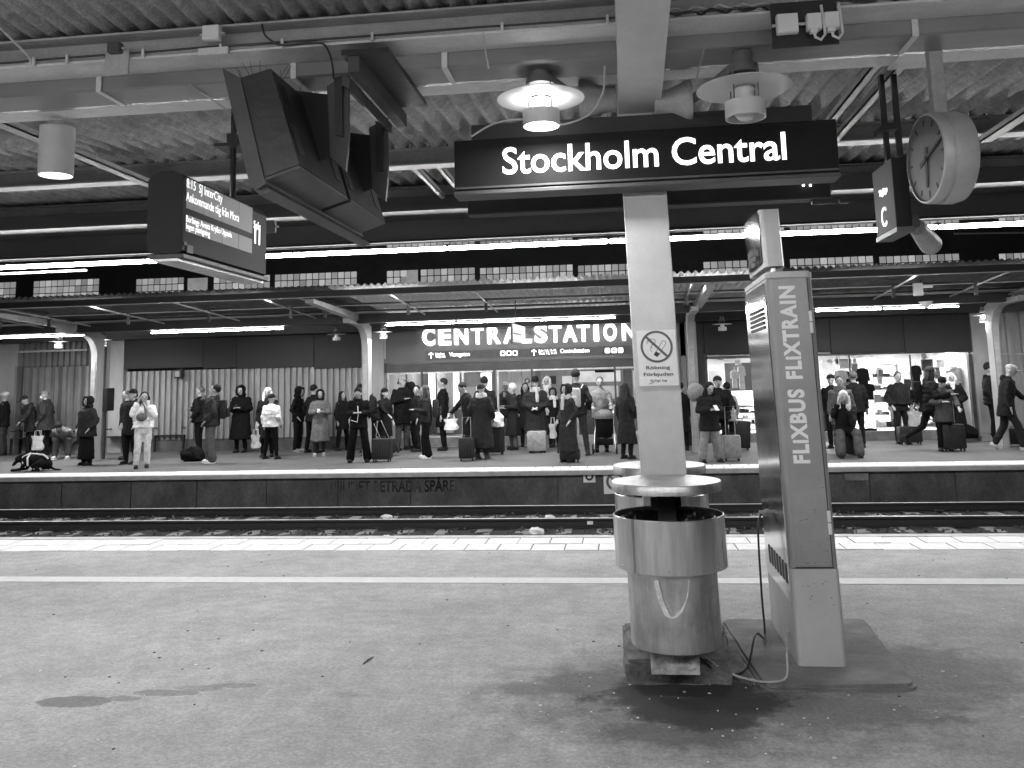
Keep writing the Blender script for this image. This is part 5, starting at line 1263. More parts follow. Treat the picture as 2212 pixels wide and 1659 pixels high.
def capsule(mb, pts, rr, n=10):
    mb.tube(pts, rr, n)
    for p, r in zip(pts, rr): mb.ell(p, r * .99, r * .99, r * .99, n, 6)
ARM = {'down': ((.128, .012, .64), (.132, -.03, .50)), 'pocket': ((.155, .03, .655), (.125, -.055, .535)), 'phone': ((.138, -.01, .655), (.035, -.15, .675)),
       'face': ((.115, -.085, .70), (.03, -.115, .835)), 'chest': ((.145, -.02, .665), (.01, -.115, .70)), 'clasp': ((.15, -.01, .65), (.02, -.13, .60)),
       'push': ((.125, -.07, .66), (.11, -.23, .63)), 'carry': ((.135, .01, .64), (.15, -.01, .485)), 'back': ((.14, .09, .66), (.15, .12, .54)), 'fwd': ((.13, -.1, .68), (.12, -.2, .60)),
       'lap': ((.13, -.05, .66), (.05, -.19, .60)), 'chin': ((.06, -.18, .64), (.03, -.12, .80)), 'up': ((.125, -.05, .72), (.07, -.08, .88)), 'out': ((.15, -.05, .66), (.12, -.2, .70))}
LEG = {'stand': (((.05, 0, .50), (.055, -.008, .275), (.06, .015, .05)),) * 2,
       'relax': (((.05, 0, .50), (.06, -.02, .275), (.072, -.01, .05)), ((.05, 0, .50), (.05, -.005, .275), (.05, .03, .05))),
       'wide': (((.05, 0, .50), (.08, -.008, .275), (.105, .01, .05)),) * 2,
       'stride': (((.05, 0, .50), (.055, -.09, .285), (.055, -.12, .05)), ((.05, 0, .50), (.05, .03, .275), (.055, .13, .075))),
       'run': (((.05, 0, .50), (.055, -.13, .33), (.055, -.15, .07)), ((.05, 0, .50), (.05, .06, .29), (.055, .24, .17))),
       'sit': (((.05, 0, .275), (.075, -.235, .29), (.085, -.23, .05)),) * 2,
       'perch': (((.05, 0, .26), (.085, -.2, .28), (.095, -.24, .05)),) * 2}
NP = [0]; WX = 1.1
def person(x, yt, yf, rz, top, legs, head, label, arms=('down', 'down'), pose='stand', lean_=0., h=None, hemk=None, shoes=.02, yaw=0., pitch=0., bulk=0., skin=None, pos=None, side=0., mask=False, scarf=None):
    NP[0] += 1
    g = sp(x, yf, z=0) if pos is None else Vector(pos)
    if h is None: h = max(1.3, min(1.95, sp(x, yt, Y=g.y).z)) if pose not in ('sit', 'perch') else 1.68
    t = bpy.data.objects.new('person', None); COL.objects.link(t); t.location = (g.x, g.y, 0); t.rotation_euler = (0, 0, math.radians(rz)); t['label'] = label; t['category'] = 'person'; t['kind'] = 'thing'; t['group'] = 'people waiting on the far platform'
    WM[t.name] = Matrix.Translation(t.location) @ Matrix.Rotation(math.radians(rz), 4, 'Z')
    seed = NP[0] * 3.7; hs = h * 1.08
    L = LEG[pose]; dz = L[0][0][2] - .50
    la = math.radians(lean_); sa = math.radians(side)
    def up(p):                                       # upper body: leans about the hips
        p = Vector(p); z = p.z - .50; y = p.y
        y2 = y * math.cos(la) - z * math.sin(la); z2 = z * math.cos(la) + y * math.sin(la)
        x2 = p.x * math.cos(sa) + z2 * math.sin(sa); z3 = z2 * math.cos(sa) - p.x * math.sin(sa)
        return Vector((x2 * WX, y2 * WX, z3 + .50 + dz)) * h
    def lo(p): return Vector((p[0] * WX, p[1] * WX, p[2])) * h
    hb = Vector((0, .0, .845))                        # head turns about the neck
    Rh = Matrix.Rotation(math.radians(yaw), 3, 'Z') @ Matrix.Rotation(math.radians(pitch), 3, 'X')
    if lean_ > 25: Rh = Rh @ Matrix.Rotation(math.radians(lean_ * .0), 3, 'X')
    def hd(p):
        q = Rh @ (Vector(p) - hb) * 1.08; q.x /= WX; q.y /= WX; return up(hb + q)
    arm = []
    for s, a in zip((-1, 1), arms):
        e, w_ = ARM[a]; arm.append([up((s * .1, 0, .795)), up((s * e[0], e[1], e[2])), up((s * w_[0], w_[1], w_[2]))])
    leg = [[lo((s * j[0], j[1], j[2])) for j in L[i]] for i, s in enumerate((-1, 1))]
    # ---- body
    b = MB()
    loft(b, [(0, .0, .47, .07, .05), (0, 0, .52, .09, .06), (0, 0, .6, .075, .05), (0, 0, .72, .092, .058), (0, .0, .79, .1, .05), (0, .002, .825, .05, .035)], up)
    capsule(b, [up((0, .004, .81)), hd((0, .004, .885))], [.031 * h, .029 * h])
    hr = Rh.to_4x4() if True else None
    b.ell(hd((0, -.002, .938)), .044 * hs, .054 * hs, .057 * hs, 16, 12, Rh)
    b.ell(hd((0, -.022, .895)), .030 * hs, .030 * hs, .026 * hs, 12, 8, Rh)
    b.ell(hd((0, -.058, .920)), .008 * hs, .013 * hs, .011 * hs, 8, 6, Rh)
    b.tube([hd((0, -.05, .94)), hd((0, -.062, .92))], [.004 * hs, .008 * hs], 6)
    for s in (-1, 1): b.ell(hd((s * .045, .006, .925)), .006 * hs, .012 * hs, .017 * hs, 8, 6, Rh)
    for (a0, a1, a2) in arm:
        capsule(b, [a0, a1, a2], [.03 * h, .024 * h, .016 * h])
        d = (a2 - a1).normalized(); n_ = d.cross(Vector((0, 0, 1))); n_ = n_.normalized() if n_.length > .1 else Vector((0, 1, 0)); p_ = d.cross(n_).normalized()
        palm = a2 + d * .03 * h
        b.ell(palm, .012 * h, .022 * h, .028 * h, 8, 6, Matrix((p_, n_, d)).transposed())
        for q in range(4):
            o_ = (q - 1.5) * .0115 * h; ln = (.036, .042, .04, .032)[q] * h
            k0 = palm + d * .02 * h + n_ * o_; k1 = k0 + d * ln * .5; k2 = k1 + (d * .7 + p_ * .5).normalized() * ln * .5
            b.tube([k0, k1, k2], [.0055 * h, .005 * h, .004 * h], 6)
        k0 = a2 + d * .015 * h - n_ * .018 * h; b.tube([k0, k0 + (d - n_ * .8).normalized() * .022 * h, k0 + (d - n_ * .3).normalized() * .042 * h], [.007 * h, .006 * h, .005 * h], 6)
    for (l0, l1, l2) in leg: capsule(b, [l0, l1, l2], [.046 * h, .032 * h, .022 * h])
    sk = M['skin'] if skin is None else cloth(skin, .55)
    link('body', remeshed(b, .0115, .22, sk, name='body'), t, True)
    em = MB()
    for s in (-1, 1): em.ell(hd((s * .0175, -.0505, .938)), .009 * hs, .004 * hs, .0065 * hs, 8, 6, Rh)
    em.build('eyes', 'print_dark', t, local=True)
    MB().ell(hd((0, -.0515, .897)), .014 * hs, .004 * hs, .0045 * hs, 8, 6, Rh).build('mouth', 'print_grey', t, local=True)
    # ---- trousers
    st, tg = legs
    b = MB()
    R0, R1, R2 = {'slim': (.056, .040, .031), 'wide': (.060, .054, .058), 'jeans': (.058, .045, .038), 'skirt': (.06, .05, .04)}[st]
    loft(b, [(0, 0, .455, .078, .062), (0, 0, .49, .1, .07), (0, 0, .53, .1, .07), (0, 0, .58, .088, .062)], up)
    if pose in ('sit', 'perch'): b.ell(lo((0, .0, L[0][0][2])), .1 * h, .075 * h, .06 * h, 14, 8)
    for (l0, l1, l2) in leg: capsule(b, [l0, l1, l2 - (l2 - l1).normalized() * .01 * h], [R0 * h, R1 * h, R2 * h], 12)
    if st == 'skirt': loft(b, [(0, 0, .09, .12, .1), (0, 0, .3, .11, .09), (0, 0, .5, .1, .075)], lo)
    link('trousers' if st != 'skirt' else 'long_skirt', remeshed(b, .017, .5, cloth(tg), .011, seed, 'trousers'), t, True)
    # ---- shoes
    for i, (l0, l1, l2) in enumerate(leg):
        sh = MB(); f = Vector((0, -1, 0)); tilt = 0
        c = l2
        if pose in ('run', 'stride') and i == 1: tilt = math.radians(-55 if pose == 'run' else -35)
        Rm = Matrix.Rotation(-tilt, 3, 'X')
        sh.ell(c + Rm @ Vector((0, -.028 * h, -.024 * h)), .028 * h, .072 * h, .026 * h, 12, 8, Rm); sh.ell(c + Rm @ Vector((0, .002 * h, 0)), .026 * h, .03 * h, .04 * h, 10, 8, Rm)
        q0 = len(sh.v); sh.box(-.026 * h, .026 * h, -.098 * h, .036 * h, -.05 * h, -.036 * h, .005)
        sh.xf(Matrix.Translation(c) @ Rm.to_4x4(), q0)
        sh.v = [(p[0], p[1], max(p[2], .001)) for p in sh.v]
        sh.build('shoe', cloth(shoes, .6), t, True, True)
    # ---- top
    kind, tg = top[0], top[1]; hem = {'puffer': .47, 'short': .52, 'jacket': .46, 'parka': .39, 'coat': .27, 'long': .16}[kind] if hemk is None else hemk
    bk = {'puffer': .016, 'short': .016, 'jacket': .006, 'parka': .01, 'coat': .004, 'long': .004}[kind] + bulk
    b = MB(); rings = []
    zs_ = [hem + (.80 - hem) * i / 22 for i in range(23)]
    for i, z in enumerate(zs_):
        if z > .5: rx = np.interp(z, [.5, .6, .72, .78, .80], [.104, .096, .108, .113, .1]); ry = np.interp(z, [.5, .6, .72, .80], [.074, .068, .072, .058])
        else: fl = (.5 - z); rx = .104 + fl * .1; ry = .074 + fl * .12
        rp = (.012 * abs(math.sin(z * 60)) if kind in ('puffer', 'short') else 0)
        rings.append((0, 0, z, rx + bk + rp, ry + bk + rp))
    rings.append((0, .004, .825, .07 + bk, .05)); rings.append((0, .006, .85, .042, .042))
    sitting = pose in ('sit', 'perch')
    if sitting:
        rings = [r for r in rings if r[2] > .47]
        loft(b, rings, up)
        if kind in ('coat', 'long', 'parka'):
            for (l0, l1, l2) in leg: capsule(b, [l0 + Vector((0, .02, .0)), l0.lerp(l1, .75) + Vector((0, 0, .0))], [.072 * h, .06 * h])
            loft(b, [(0, .07, .12, .12, .05), (0, .05, .3, .11, .07)], lo)
    else: loft(b, rings, lambda p: up(p) if p.z > .5 else lo(p))
    sr = {'puffer': .040, 'short': .040, 'jacket': .033, 'parka': .037, 'coat': .034, 'long': .034}[kind] + bulk * .5
    for (a0, a1, a2) in arm:
        e2 = a2 - (a2 - a1).normalized() * .012 * h; n = 7; pts = [a0.lerp(a1, i / n) for i in range(n)] + [a1.lerp(e2, i / n) for i in range(n + 1)]
        rr = [h * (sr + .004 - .0006 * i + (.005 * abs(math.sin(i * 1.5)) if kind in ('puffer', 'short') else 0)) for i in range(len(pts))]
        b.tube(pts, rr, 12); b.ell(a0, rr[0], rr[0], rr[0], 12, 8); b.ell(a1, rr[n], rr[n], rr[n], 12, 8)
    b.tube([up((0, .006, .83)), up((0, .006, .862))], [.047 * h, .045 * h], 14)
    hk = head[0]
    if hk == 'hoodback' or kind in ('puffer', 'parka') and hk not in ('hood',): b.ell(up((0, .05, .835)), .06 * h, .035 * h, .04 * h, 12, 8)
    link({'puffer': 'puffer_jacket', 'short': 'short_jacket', 'jacket': 'jacket', 'parka': 'parka', 'coat': 'coat', 'long': 'long_coat'}[kind], remeshed(b, .0185, .6, cloth(tg), .018, seed, 'top'), t, True)
    # ---- head wear
    hg = head[1]; b = MB(); mm = cloth(hg, .8)
    if hk == 'beanie':
        b.ell(hd((0, .004, .958)), .050 * hs, .060 * hs, .048 * hs, 16, 10, Rh); b.tube([hd((0, .002, .945)), hd((0, .003, .962))], [.0525 * hs, .053 * hs], 18); nm = 'beanie'
    elif hk == 'tall':
        b.ell(hd((0, .006, .965)), .051 * hs, .060 * hs, .060 * hs, 16, 10, Rh); b.tube([hd((0, .002, .945)), hd((0, .003, .965))], [.053 * hs, .053 * hs], 18); nm = 'beanie'
    elif hk == 'cap':
        b.ell(hd((0, .004, .960)), .050 * hs, .060 * hs, .040 * hs, 16, 10, Rh); b.ell(hd((0, -.07, .952)), .038 * hs, .038 * hs, .006 * hs, 14, 6, Rh); nm = 'cap'
    elif hk == 'fedora':
        b.ell(hd((0, .0, .962)), .09 * hs, .095 * hs, .006 * hs, 24, 6, Rh); b.ell(hd((0, .0, .985)), .05 * hs, .06 * hs, .045 * hs, 18, 10, Rh); nm = 'hat'
    elif hk == 'short':
        b.ell(hd((0, .012, .953)), .049 * hs, .057 * hs, .052 * hs, 16, 10, Rh); nm = 'hair'
    elif hk == 'buzz':
        b.ell(hd((0, .012, .950)), .0465 * hs, .053 * hs, .051 * hs, 16, 10, Rh); nm = 'hair'
    elif hk == 'bun':
        b.ell(hd((0, .012, .953)), .049 * hs, .057 * hs, .052 * hs, 16, 10, Rh); b.ell(hd((0, .05, .985)), .024 * hs, .024 * hs, .024 * hs, 10, 8, Rh); nm = 'hair'
    elif hk == 'long':
        b.ell(hd((0, .014, .950)), .052 * hs, .058 * hs, .056 * hs, 16, 10, Rh)
        loft(b, [(0, .035, .76, .058, .022), (0, .035, .84, .062, .03), (0, .022, .93, .055, .045), (0, .018, .96, .04, .03)], hd)
        for s in (-1, 1): b.tube([hd((s * .048, -.006, .945)), hd((s * .054, -.01, .88)), hd((s * .05, -.035, .80))], [.014 * hs, .019 * hs, .014 * hs], 8)
        nm = 'hair'
    elif hk == 'hood':
        sh = MB(); n = 20
        b.ell(hd((0, .020, .942)), .060 * hs, .064 * hs, .070 * hs, 18, 12, Rh); b.ell(hd((0, .015, .865)), .062 * hs, .058 * hs, .045 * hs, 16, 10, Rh); nm = 'hood'
        for s in (-1, 1): b.tube([hd((s * .04, -.03, .985)), hd((s * .055, -.04, .93)), hd((s * .04, -.035, .87))], [.014 * hs, .014 * hs, .016 * hs], 8)
        b.tube([hd((-.035, -.035, .99)), hd((.035, -.035, .99))], .014 * hs, 8)
    elif hk == 'scarf':
        b.ell(hd((0, .012, .950)), .054 * hs, .060 * hs, .058 * hs, 16, 10, Rh); b.ell(hd((0, .008, .87)), .06 * hs, .055 * hs, .04 * hs, 16, 10, Rh)
        for s in (-1, 1): b.tube([hd((s * .044, -.015, .96)), hd((s * .05, -.02, .90))], [.014 * hs, .018 * hs], 8)
        b.tube([hd((0, -.045, .86)), up((0, -.07, .77))], [.035 * hs, .02 * hs], 10); nm = 'headscarf'
    b.build(nm, mm, t, True, True)
    if hk in ('beanie', 'cap', 'tall', 'fedora') and len(head) > 2:   # hair showing under the hat
        b = MB(); loft(b, [(0, .03, .80 if head[2] == 'l' else .9, .05, .025), (0, .025, .92, .049, .042), (0, .012, .95, .045, .04)], hd); b.build('hair', cloth(.03), t, True, True)
    if mask:
        MB().ell(hd((0, -.040, .905)), .036 * hs, .026 * hs, .026 * hs, 14, 8, Rh).build('face_mask', cloth(.8, .8), t, True, True)
    if scarf is not None:
        b = MB()
        for z, r in ((.83, .06), (.85, .058), (.868, .054)):
            pts = [up((r * math.cos(a), .0 + r * .9 * math.sin(a), z + .004 * math.sin(3 * a))) for a in [k * math.pi / 8 for k in range(17)]]; b.tube(pts, .017 * h, 8)
        b.tube([up((.02, -.06, .85)), up((.03, -.085, .76)), up((.03, -.09, .68))], [.02 * h, .026 * h, .022 * h], 8)
        b.build('scarf', cloth(scarf), t, True, True)
    t['_h'] = h
    return t, up, h
def phone_at(res, w_='phone', mat='black', s=1):
    t, up, h = res; p = up((.0, -.185, .70)); mwv = WM[t.name]
    o = MB().cbox((0, 0, 0), .075, .012, .15, .004); o.xf(mwv @ Matrix.Translation(p) @ Matrix.Rotation(math.radians(-50), 4, 'X')); return o.build('phone', mat)
def backpack(res, g, label, sc=1., front=False):
    t, up, h = res; s = -1 if front else 1; y = .125 * s
    tt = thing('backpack', label, 'backpack', tuple(WM[t.name] @ up((0, y, .68))))
    tt.rotation_euler = t.rotation_euler; WM[tt.name] = Matrix.Identity(4)
    tt.rotation_euler = (0, 0, 0); WM[tt.name] = Matrix.Translation(tt.location)
    mwv = WM[t.name]
    def bb(c, sx, sy, sz, ch): b = MB().cbox((0, 0, 0), sx, sy, sz, ch); b.xf(mwv @ Matrix.Translation(up(c))); return b
    bb((0, y, .69), .28 * sc, .15 * sc, .42 * sc, .05).build('pack', cloth(g), tt, True)
    bb((0, y + .06 * s * sc, .65), .2 * sc, .06 * sc, .2 * sc, .025).build('front_pocket', cloth(g), tt, True)
    for q in (-1, 1):
        b = MB().tube([up((q * .07, .07 * s, .80)), up((q * .075, 0, .845)), up((q * .08, -.085 * s, .80)), up((q * .09, -.09 * s, .68)), up((q * .1, .05 * s, .60))], .014, 6); b.xf(mwv); b.build('strap', cloth(g), tt)
    return tt
def suitcase(x, yt, yf, label, g=.015, w=.42, d=.25, rz=0, handle=.0, tilt=0, rough=.4, ribs=True, band=None, pos=None, h=None):
    c = sp(x, yf, z=0) if pos is None else Vector(pos); h = h or sp(x, yt, Y=c.y).z
    t = thing('suitcase', label, 'suitcase', (c.x, c.y, 0), math.radians(rz), 'luggage on the far platform')
    X = WM[t.name] @ Matrix.Rotation(math.radians(tilt), 4, 'Y'); mt = cloth(g, rough)
    def B(b, nm, m_, p=t): b.xf(X); return b.build(nm, m_, p, True)
    sh = B(MB().box(-w / 2, w / 2, -d / 2, d / 2, .05, h, .045), 'shell', mt)
    if ribs:
        n = 6
        for i in range(n): B(MB().box(-w / 2 + .05 + i * (w - .1) / n, -w / 2 + .05 + (i + .45) * (w - .1) / n, -d / 2 - .008, -d / 2 + .02, .12, h - .07, .006), 'rib', mt, sh)
    if band: B(MB().box(-w / 2 - .004, w / 2 + .004, -d / 2 - .012, d / 2 + .004, h * .55, h * .55 + .05), 'band', cloth(band), t)
    B(MB().tube([(-.07, 0, h - .005), (-.06, 0, h + .03), (.06, 0, h + .03), (.07, 0, h - .005)], .012, 8), 'grip', 'black')
    for sx in (-1, 1):
        for sy in (-1, 1): B(MB().lathe([(0, -.012), (.026, -.012), (.026, .012), (0, .012)], (sx * (w / 2 - .05), sy * (d / 2 - .05), .028), 'x', 14), 'wheel', 'black')
    if handle: B(MB().tube([(-.09, .06, h - .02), (-.09, .06, h + handle), (.09, .06, h + handle), (.09, .06, h - .02)], .009, 8), 'pull_handle', 'steel')
    return t
def tote(x, yt, yb, wpx, label, g=.6, dY=0., person_y=None, name='tote_bag', ribs=False):
    Y = person_y; p0, p1 = sp(x - wpx / 2, yb, Y=Y), sp(x + wpx / 2, yt, Y=Y); t = thing(name, label, 'bag', ((p0.x + p1.x) / 2, Y, p0.z))
    b = MB(); n = 10; w_, h_ = (p1.x - p0.x), (p1.z - p0.z)
    loft(b, [((p0.x + p1.x) / 2 + .01 * math.sin(k), Y, p0.z + h_ * k / 6, w_ * (.44 + .06 * math.sin(k * 1.3)), .07 - .005 * k) for k in range(7)]); b.v = [(x_ + .012 * noise.noise(Vector((x_ * 12, z_ * 12, 1))), y_ + .02 * noise.noise(Vector((x_ * 10, z_ * 14, 5))), z_) for x_, y_, z_ in b.v]
    b.build('sack', cloth(g, .7), t, True); c = (p0.x + p1.x) / 2
    for dy in (-.03, .03): MB().tube([(c - w_ * .25, Y + dy, p1.z - .02), (c - w_ * .18, Y + dy, p1.z + .13), (c + w_ * .18, Y + dy, p1.z + .13), (c + w_ * .25, Y + dy, p1.z - .02)], .008, 6).build('handle', cloth(g, .7), t, True)
    return t
Pn = person
# far left
Pn(4, 958, 1112, -70, ('jacket', .012), ('jeans', .05), ('cap', .5), 'man in dark jacket and pale cap cut off by the left picture edge')
r = Pn(48, 0, 1098, -20, ('puffer', .35), ('wide', .45), ('beanie', .12, 'l'), 'seated woman in striped beanie and white face mask with pale clothes', ('lap', 'lap'), 'sit', -5, mask=True, yaw=-30)
r = Pn(74, 979, 1112, -35, ('parka', .03), ('jeans', .02), ('cap', .03), 'stooping man in dark quilted coat and cap holding the pale tote bag', ('down', 'fwd'), 'relax', 12, bulk=.012, pitch=20, h=1.6)
r = Pn(108, 955, 1112, -75, ('parka', .045), ('slim', .015), ('cap', .2), 'broad person in plaid cap, face mask and banded quilted coat facing left', ('pocket', 'pocket'), 'stand', 4, bulk=.025, mask=True)
tote(92, 1064, 1099, 33, 'pale square tote bag hanging above the black dog', .45, person_y=r[0].location.y - .35)
Pn(165, 0, 1118, 15, ('jacket', .16), ('jeans', .06), ('short', .03), 'person bent far forward on a bench with head down, in a mottled grey top', ('lap', 'lap'), 'sit', 62, shoes=.6)
Pn(209, 970, 1136, -25, ('jacket', .03), ('skirt', .01), ('hood', .012), 'woman in black hood, dark zip coat and long black skirt', ('pocket', 'pocket'), 'stand', 0, bulk=.03, hemk=.42)
Pn(303, 955, 1122, -60, ('jacket', .02), ('slim', .012), ('buzz', .08), 'man with cropped hair half hidden behind the bearded man in beanie')
Pn(319, 952, 1133, -20, ('parka', .018), ('slim', .008), ('beanie', .012, 's'), 'bearded man in black beanie and glasses, long dark parka', ('pocket', 'pocket'), 'relax', 0, bulk=.008)
r = Pn(347, 959, 1143, 30, ('short', .75), ('jeans', .6), ('long', .02), 'woman in short white jacket and pale trousers raising a cup to her mouth', ('up', 'face'), 'relax', 0, shoes=.03, hemk=.53)
c_ = sp(362, 983, Y=r[0].location.y - .3); single(MB().lathe([(0, -.05), (.03, -.05), (.038, .05), (0, .05)], c_, n=16).build('paper_cup', cloth(.8, .6)), 'paper cup held at the mouth of the woman in white', 'cup')
pb = r[0].location; t = thing('crossbody_bag', 'striped grey crossbody bag on the chest of the woman in white', 'bag', (pb.x + .05, pb.y - .17, 1.1)); MB().ell((pb.x + .06, pb.y - .19, 1.08), .13, .05, .09, 14, 8).build('pouch', cloth(.12), t, True); MB().tube([(pb.x + .14, pb.y - .18, 1.12), (pb.x + .1, pb.y - .15, 1.3), (pb.x - .05, pb.y - .05, 1.43)], .016, 6).build('strap', cloth(.12), t, True)
Pn(393, 0, 1100, -75, ('jacket', .05), ('slim', .02), ('short', .015), 'person hunched on the black bench looking at a phone behind the woman in white', ('lap', 'lap'), 'sit', 22, pitch=25)
Pn(485, 945, 1110, -85, ('puffer', .012), ('slim', .008), ('buzz', .12), 'man with cropped hair and black jacket looking left, phone at his waist', ('phone', 'pocket'), 'relax')
r = Pn(513, 940, 1131, -70, ('puffer', .035), ('wide', .09), ('short', .02), 'young man in dark puffer jacket with hand on his chin and wide grey trousers', ('face', 'pocket'), 'relax', -3, shoes=.7, yaw=-10, pitch=-12)
backpack(r, .03, 'dark backpack on the back of the young man in the puffer jacket')
p = sp(472, 1126, z=0); t = thing('rucksack', 'big black rucksack lying on the far platform by the cropped-haired man', 'rucksack', (p.x, p.y, 0)); b = MB().ell((p.x, p.y, .15), .27, .17, .19, 28, 18); rough(b, .09, 5); rough(b, .03, 14, 3); b.v = [(a, c, max(.002, z)) for a, c, z in b.v]; b.build('pack', cloth(.008), t, True); MB().tube([(p.x - .1, p.y - .15, .25), (p.x, p.y - .2, .3), (p.x + .12, p.y - .15, .2)], .014, 6).build('strap', cloth(.02), t, True)
r = Pn(587, 943, 1105, 0, ('long', .008), ('slim', .006), ('hood', .006), 'person in black hood and long black coat reading a phone by the ribbed wall', ('phone', 'phone'), 'stand', 0, bulk=.02, hemk=.2, pitch=12)
single(phone_at(r), 'phone held by the person in the long black hooded coat', 'phone')
Pn(652, 948, 1116, 10, ('coat', .012), ('slim', .008), ('long', .65), 'blonde woman in black coat behind the one in a pale puffer jacket', ('down', 'carry'), 'stand', 0)
tote(624, 1062, 1094, 24, 'clear crumpled plastic carrier bag hanging beside the blonde woman', .5, person_y=18.9, name='plastic_bag')
Pn(661, 963, 1121, 165, ('short', .6), ('slim', .006), ('cap', .02), 'person seen from behind in short pale puffer jacket and black trousers', ('pocket', 'down'), 'wide', 0, hemk=.50)
Pn(727, 946, 1103, 85, ('jacket', .008), ('jeans', .007), ('hood', .006), 'person in peaked black hood standing sideways facing right by the ribbed wall', ('pocket', 'pocket'), 'stand', 0, shoes=.25, pitch=15)
Pn(762, 941, 1106, 150, ('jacket', .01), ('slim', .008), ('short', .015), 'tall dark-haired person from behind, legs apart, left of the long grey coat', ('pocket', 'pocket'), 'wide', 4)
r = Pn(781, 953, 1113, 20, ('coat', .13), ('slim', .03), ('hood', .012), 'woman in long open grey coat and black headscarf holding a cup', ('phone', 'phone'), 'relax', 0, shoes=.4, hemk=.22)
c_ = sp(778, 1003, Y=r[0].location.y - .28); single(MB().lathe([(0, -.05), (.03, -.05), (.037, .05), (0, .05)], c_, n=16).build('paper_cup', cloth(.8, .6)), 'small cup in the hands of the grey-coated woman', 'cup')
Pn(836, 957, 1100, 60, ('coat', .015), ('slim', .01), ('long', .02), 'girl in dark duffel coat turned right, beside the woman in the long grey coat', ('down', 'pocket'), 'wide', 0, hemk=.36)
Pn(903, 955, 1112, -20, ('puffer', .012), ('slim', .01), ('short', .02), 'person bowed over in a shiny dark puffer jacket beside the black suitcases', ('fwd', 'fwd'), 'stand', 22, bulk=.02, pitch=20, h=1.72)
Pn(897, 938, 1105, -30, ('parka', .02), ('slim', .01), ('tall', .55), 'tall person with a pale beanie behind the bowed person', ('down', 'down'))
r = Pn(876, 946, 1129, 10, ('jacket', .008), ('wide', .006), ('bun', .03), 'woman in black jacket with white zip lines looking down at her hands', ('phone', 'phone'), 'wide', 4, pitch=28)
pz = r[0].location; single(MB().tube([(pz.x + .03, pz.y - .17, 1.2), (pz.x + .04, pz.y - .18, 1.0), (pz.x + .02, pz.y - .18, .86), (pz.x - .12, pz.y - .16, .9)], .008, 5).build('zip_cord', cloth(.8)), 'white zip cord down the black jacket of the woman looking at her hands', 'cord')
suitcase(933, 1070, 1127, 'black upright suitcase with a white label, right of the woman with white zips', .012, .42, .28)
p = sp(932, 1122, Y=18.7)
suitcase(958, 1075, 1113, 'black suitcase tilted on its wheels with long grey handle rods', .01, .42, .26, 10, .5, -24)
r = Pn(940, 950, 1108, 60, ('coat', .012), ('slim', .01), ('beanie', .008, 'l'), 'woman in black beanie looking right, hand on a suitcase handle', ('fwd', 'down'), 'stand')
Pn(1003, 935, 1096, -120, ('coat', .02), ('slim', .012), ('hood', .02), 'dark hooded figure just behind the man with headphones')
r = Pn(983, 921, 1099, 40, ('coat', .01), ('jeans', .08), ('cap', .3), 'tall man with headphones over a pale cap, dark coat, hand on his chest', ('chest', 'pocket'), 'stand', 0, hemk=.36, bulk=.01, yaw=20)
hp_ = r[1]((0, .0, .94)); b = MB()
b.tube([r[1]((-.052, .0, .93)), r[1]((-.05, .0, .98)), r[1]((0, .0, 1.01)), r[1]((.05, .0, .98)), r[1]((.052, .0, .93))], .009, 6).ell(r[1]((-.055, 0, .925)), .02, .035, .04, 10, 6).ell(r[1]((.055, 0, .925)), .02, .035, .04, 10, 6); b.xf(WM[r[0].name]); single(b.build('headphones', 'black'), 'black headphones over the pale cap of the tall man', 'headphones')
Pn(1018, 943, 1103, -60, ('jacket', .015), ('slim', .012), ('short', .015), 'dark-haired person with pale face turned back, between headphone man and backpack woman', ('down', 'down'), 'stand', 0, yaw=60)
r = Pn(1041, 943, 1119, -80, ('jacket', .03), ('wide', .008), ('long', .06), 'woman with long brown hair, very wide black trousers and white sneakers facing left', ('phone', 'phone'), 'relax', 0, shoes=.85, hemk=.5, pitch=8)
backpack(r, .05, 'charcoal backpack on the woman with wide black trousers', .95)
r = Pn(1083, 925, 1100, -85, ('coat', .008), ('slim', .008), ('short', .03), 'bespectacled man in black knee-length coat facing left, pale bag at his side', ('down', 'carry'), 'stand', 0, hemk=.33)
tote(1101, 1022, 1050, 36, 'pale rectangular paper shopping bag held by the bespectacled man', .7, person_y=r[0].location.y - .22, name='shopping_bag')
suitcase(1140, 1068, 1125, 'black soft suitcase standing in front of the man with wavy hair', .012, .34, .28, 8, .42)
Pn(1148, 933, 1116, -60, ('coat', .02), ('slim', .012), ('short', .03), 'wavy-haired man in open dark coat bowing his head to the left', ('fwd', 'pocket'), 'stand', 8, pitch=22, hemk=.3)
Pn(1186, 924, 1104, 175, ('parka', .015), ('slim', .01), ('tall', .02), 'person in tall dark knitted hat behind the long puffer coat')
r = Pn(1178, 938, 1121, 165, ('coat', .03), ('slim', .03), ('beanie', .05), 'person from behind in a long dark puffer coat with a big pale scarf', ('pocket', 'pocket'), 'stand', 0, bulk=.012, scarf=.5, hemk=.15, shoes=.06)
suitcase(1205, 1040, 1110, 'large black suitcase with pale bags piled on it behind the puffer coat', .01, .5, .3, 0, .35)
p = sp(1212, 1040, Y=19.9); single(crumple('bundle', (p.x, 19.9, p.z + .1), .2, .14, .2, cloth(.7), 'pale bundle of bags on top of the large black suitcase', 'bundle'), 'pale bundle of bags on top of the large black suitcase', 'bundle')
Pn(1236, 938, 1085, 10, ('jacket', .06), ('slim', .05), ('beanie', .7), 'person with white beanie inside the doorway left of the pale peaked beanie', ('down', 'down'), pos=(at(1093, 900, Y=23.3).x, 23.3, 0), h=1.62)
r = Pn(1254, 940, 1098, -60, ('coat', .03), ('jeans', .12), ('tall', .6), 'woman in pale peaked beanie and long dark coat drinking, facing left', ('face', 'phone'), 'stand', 0, hemk=.22, shoes=.02)
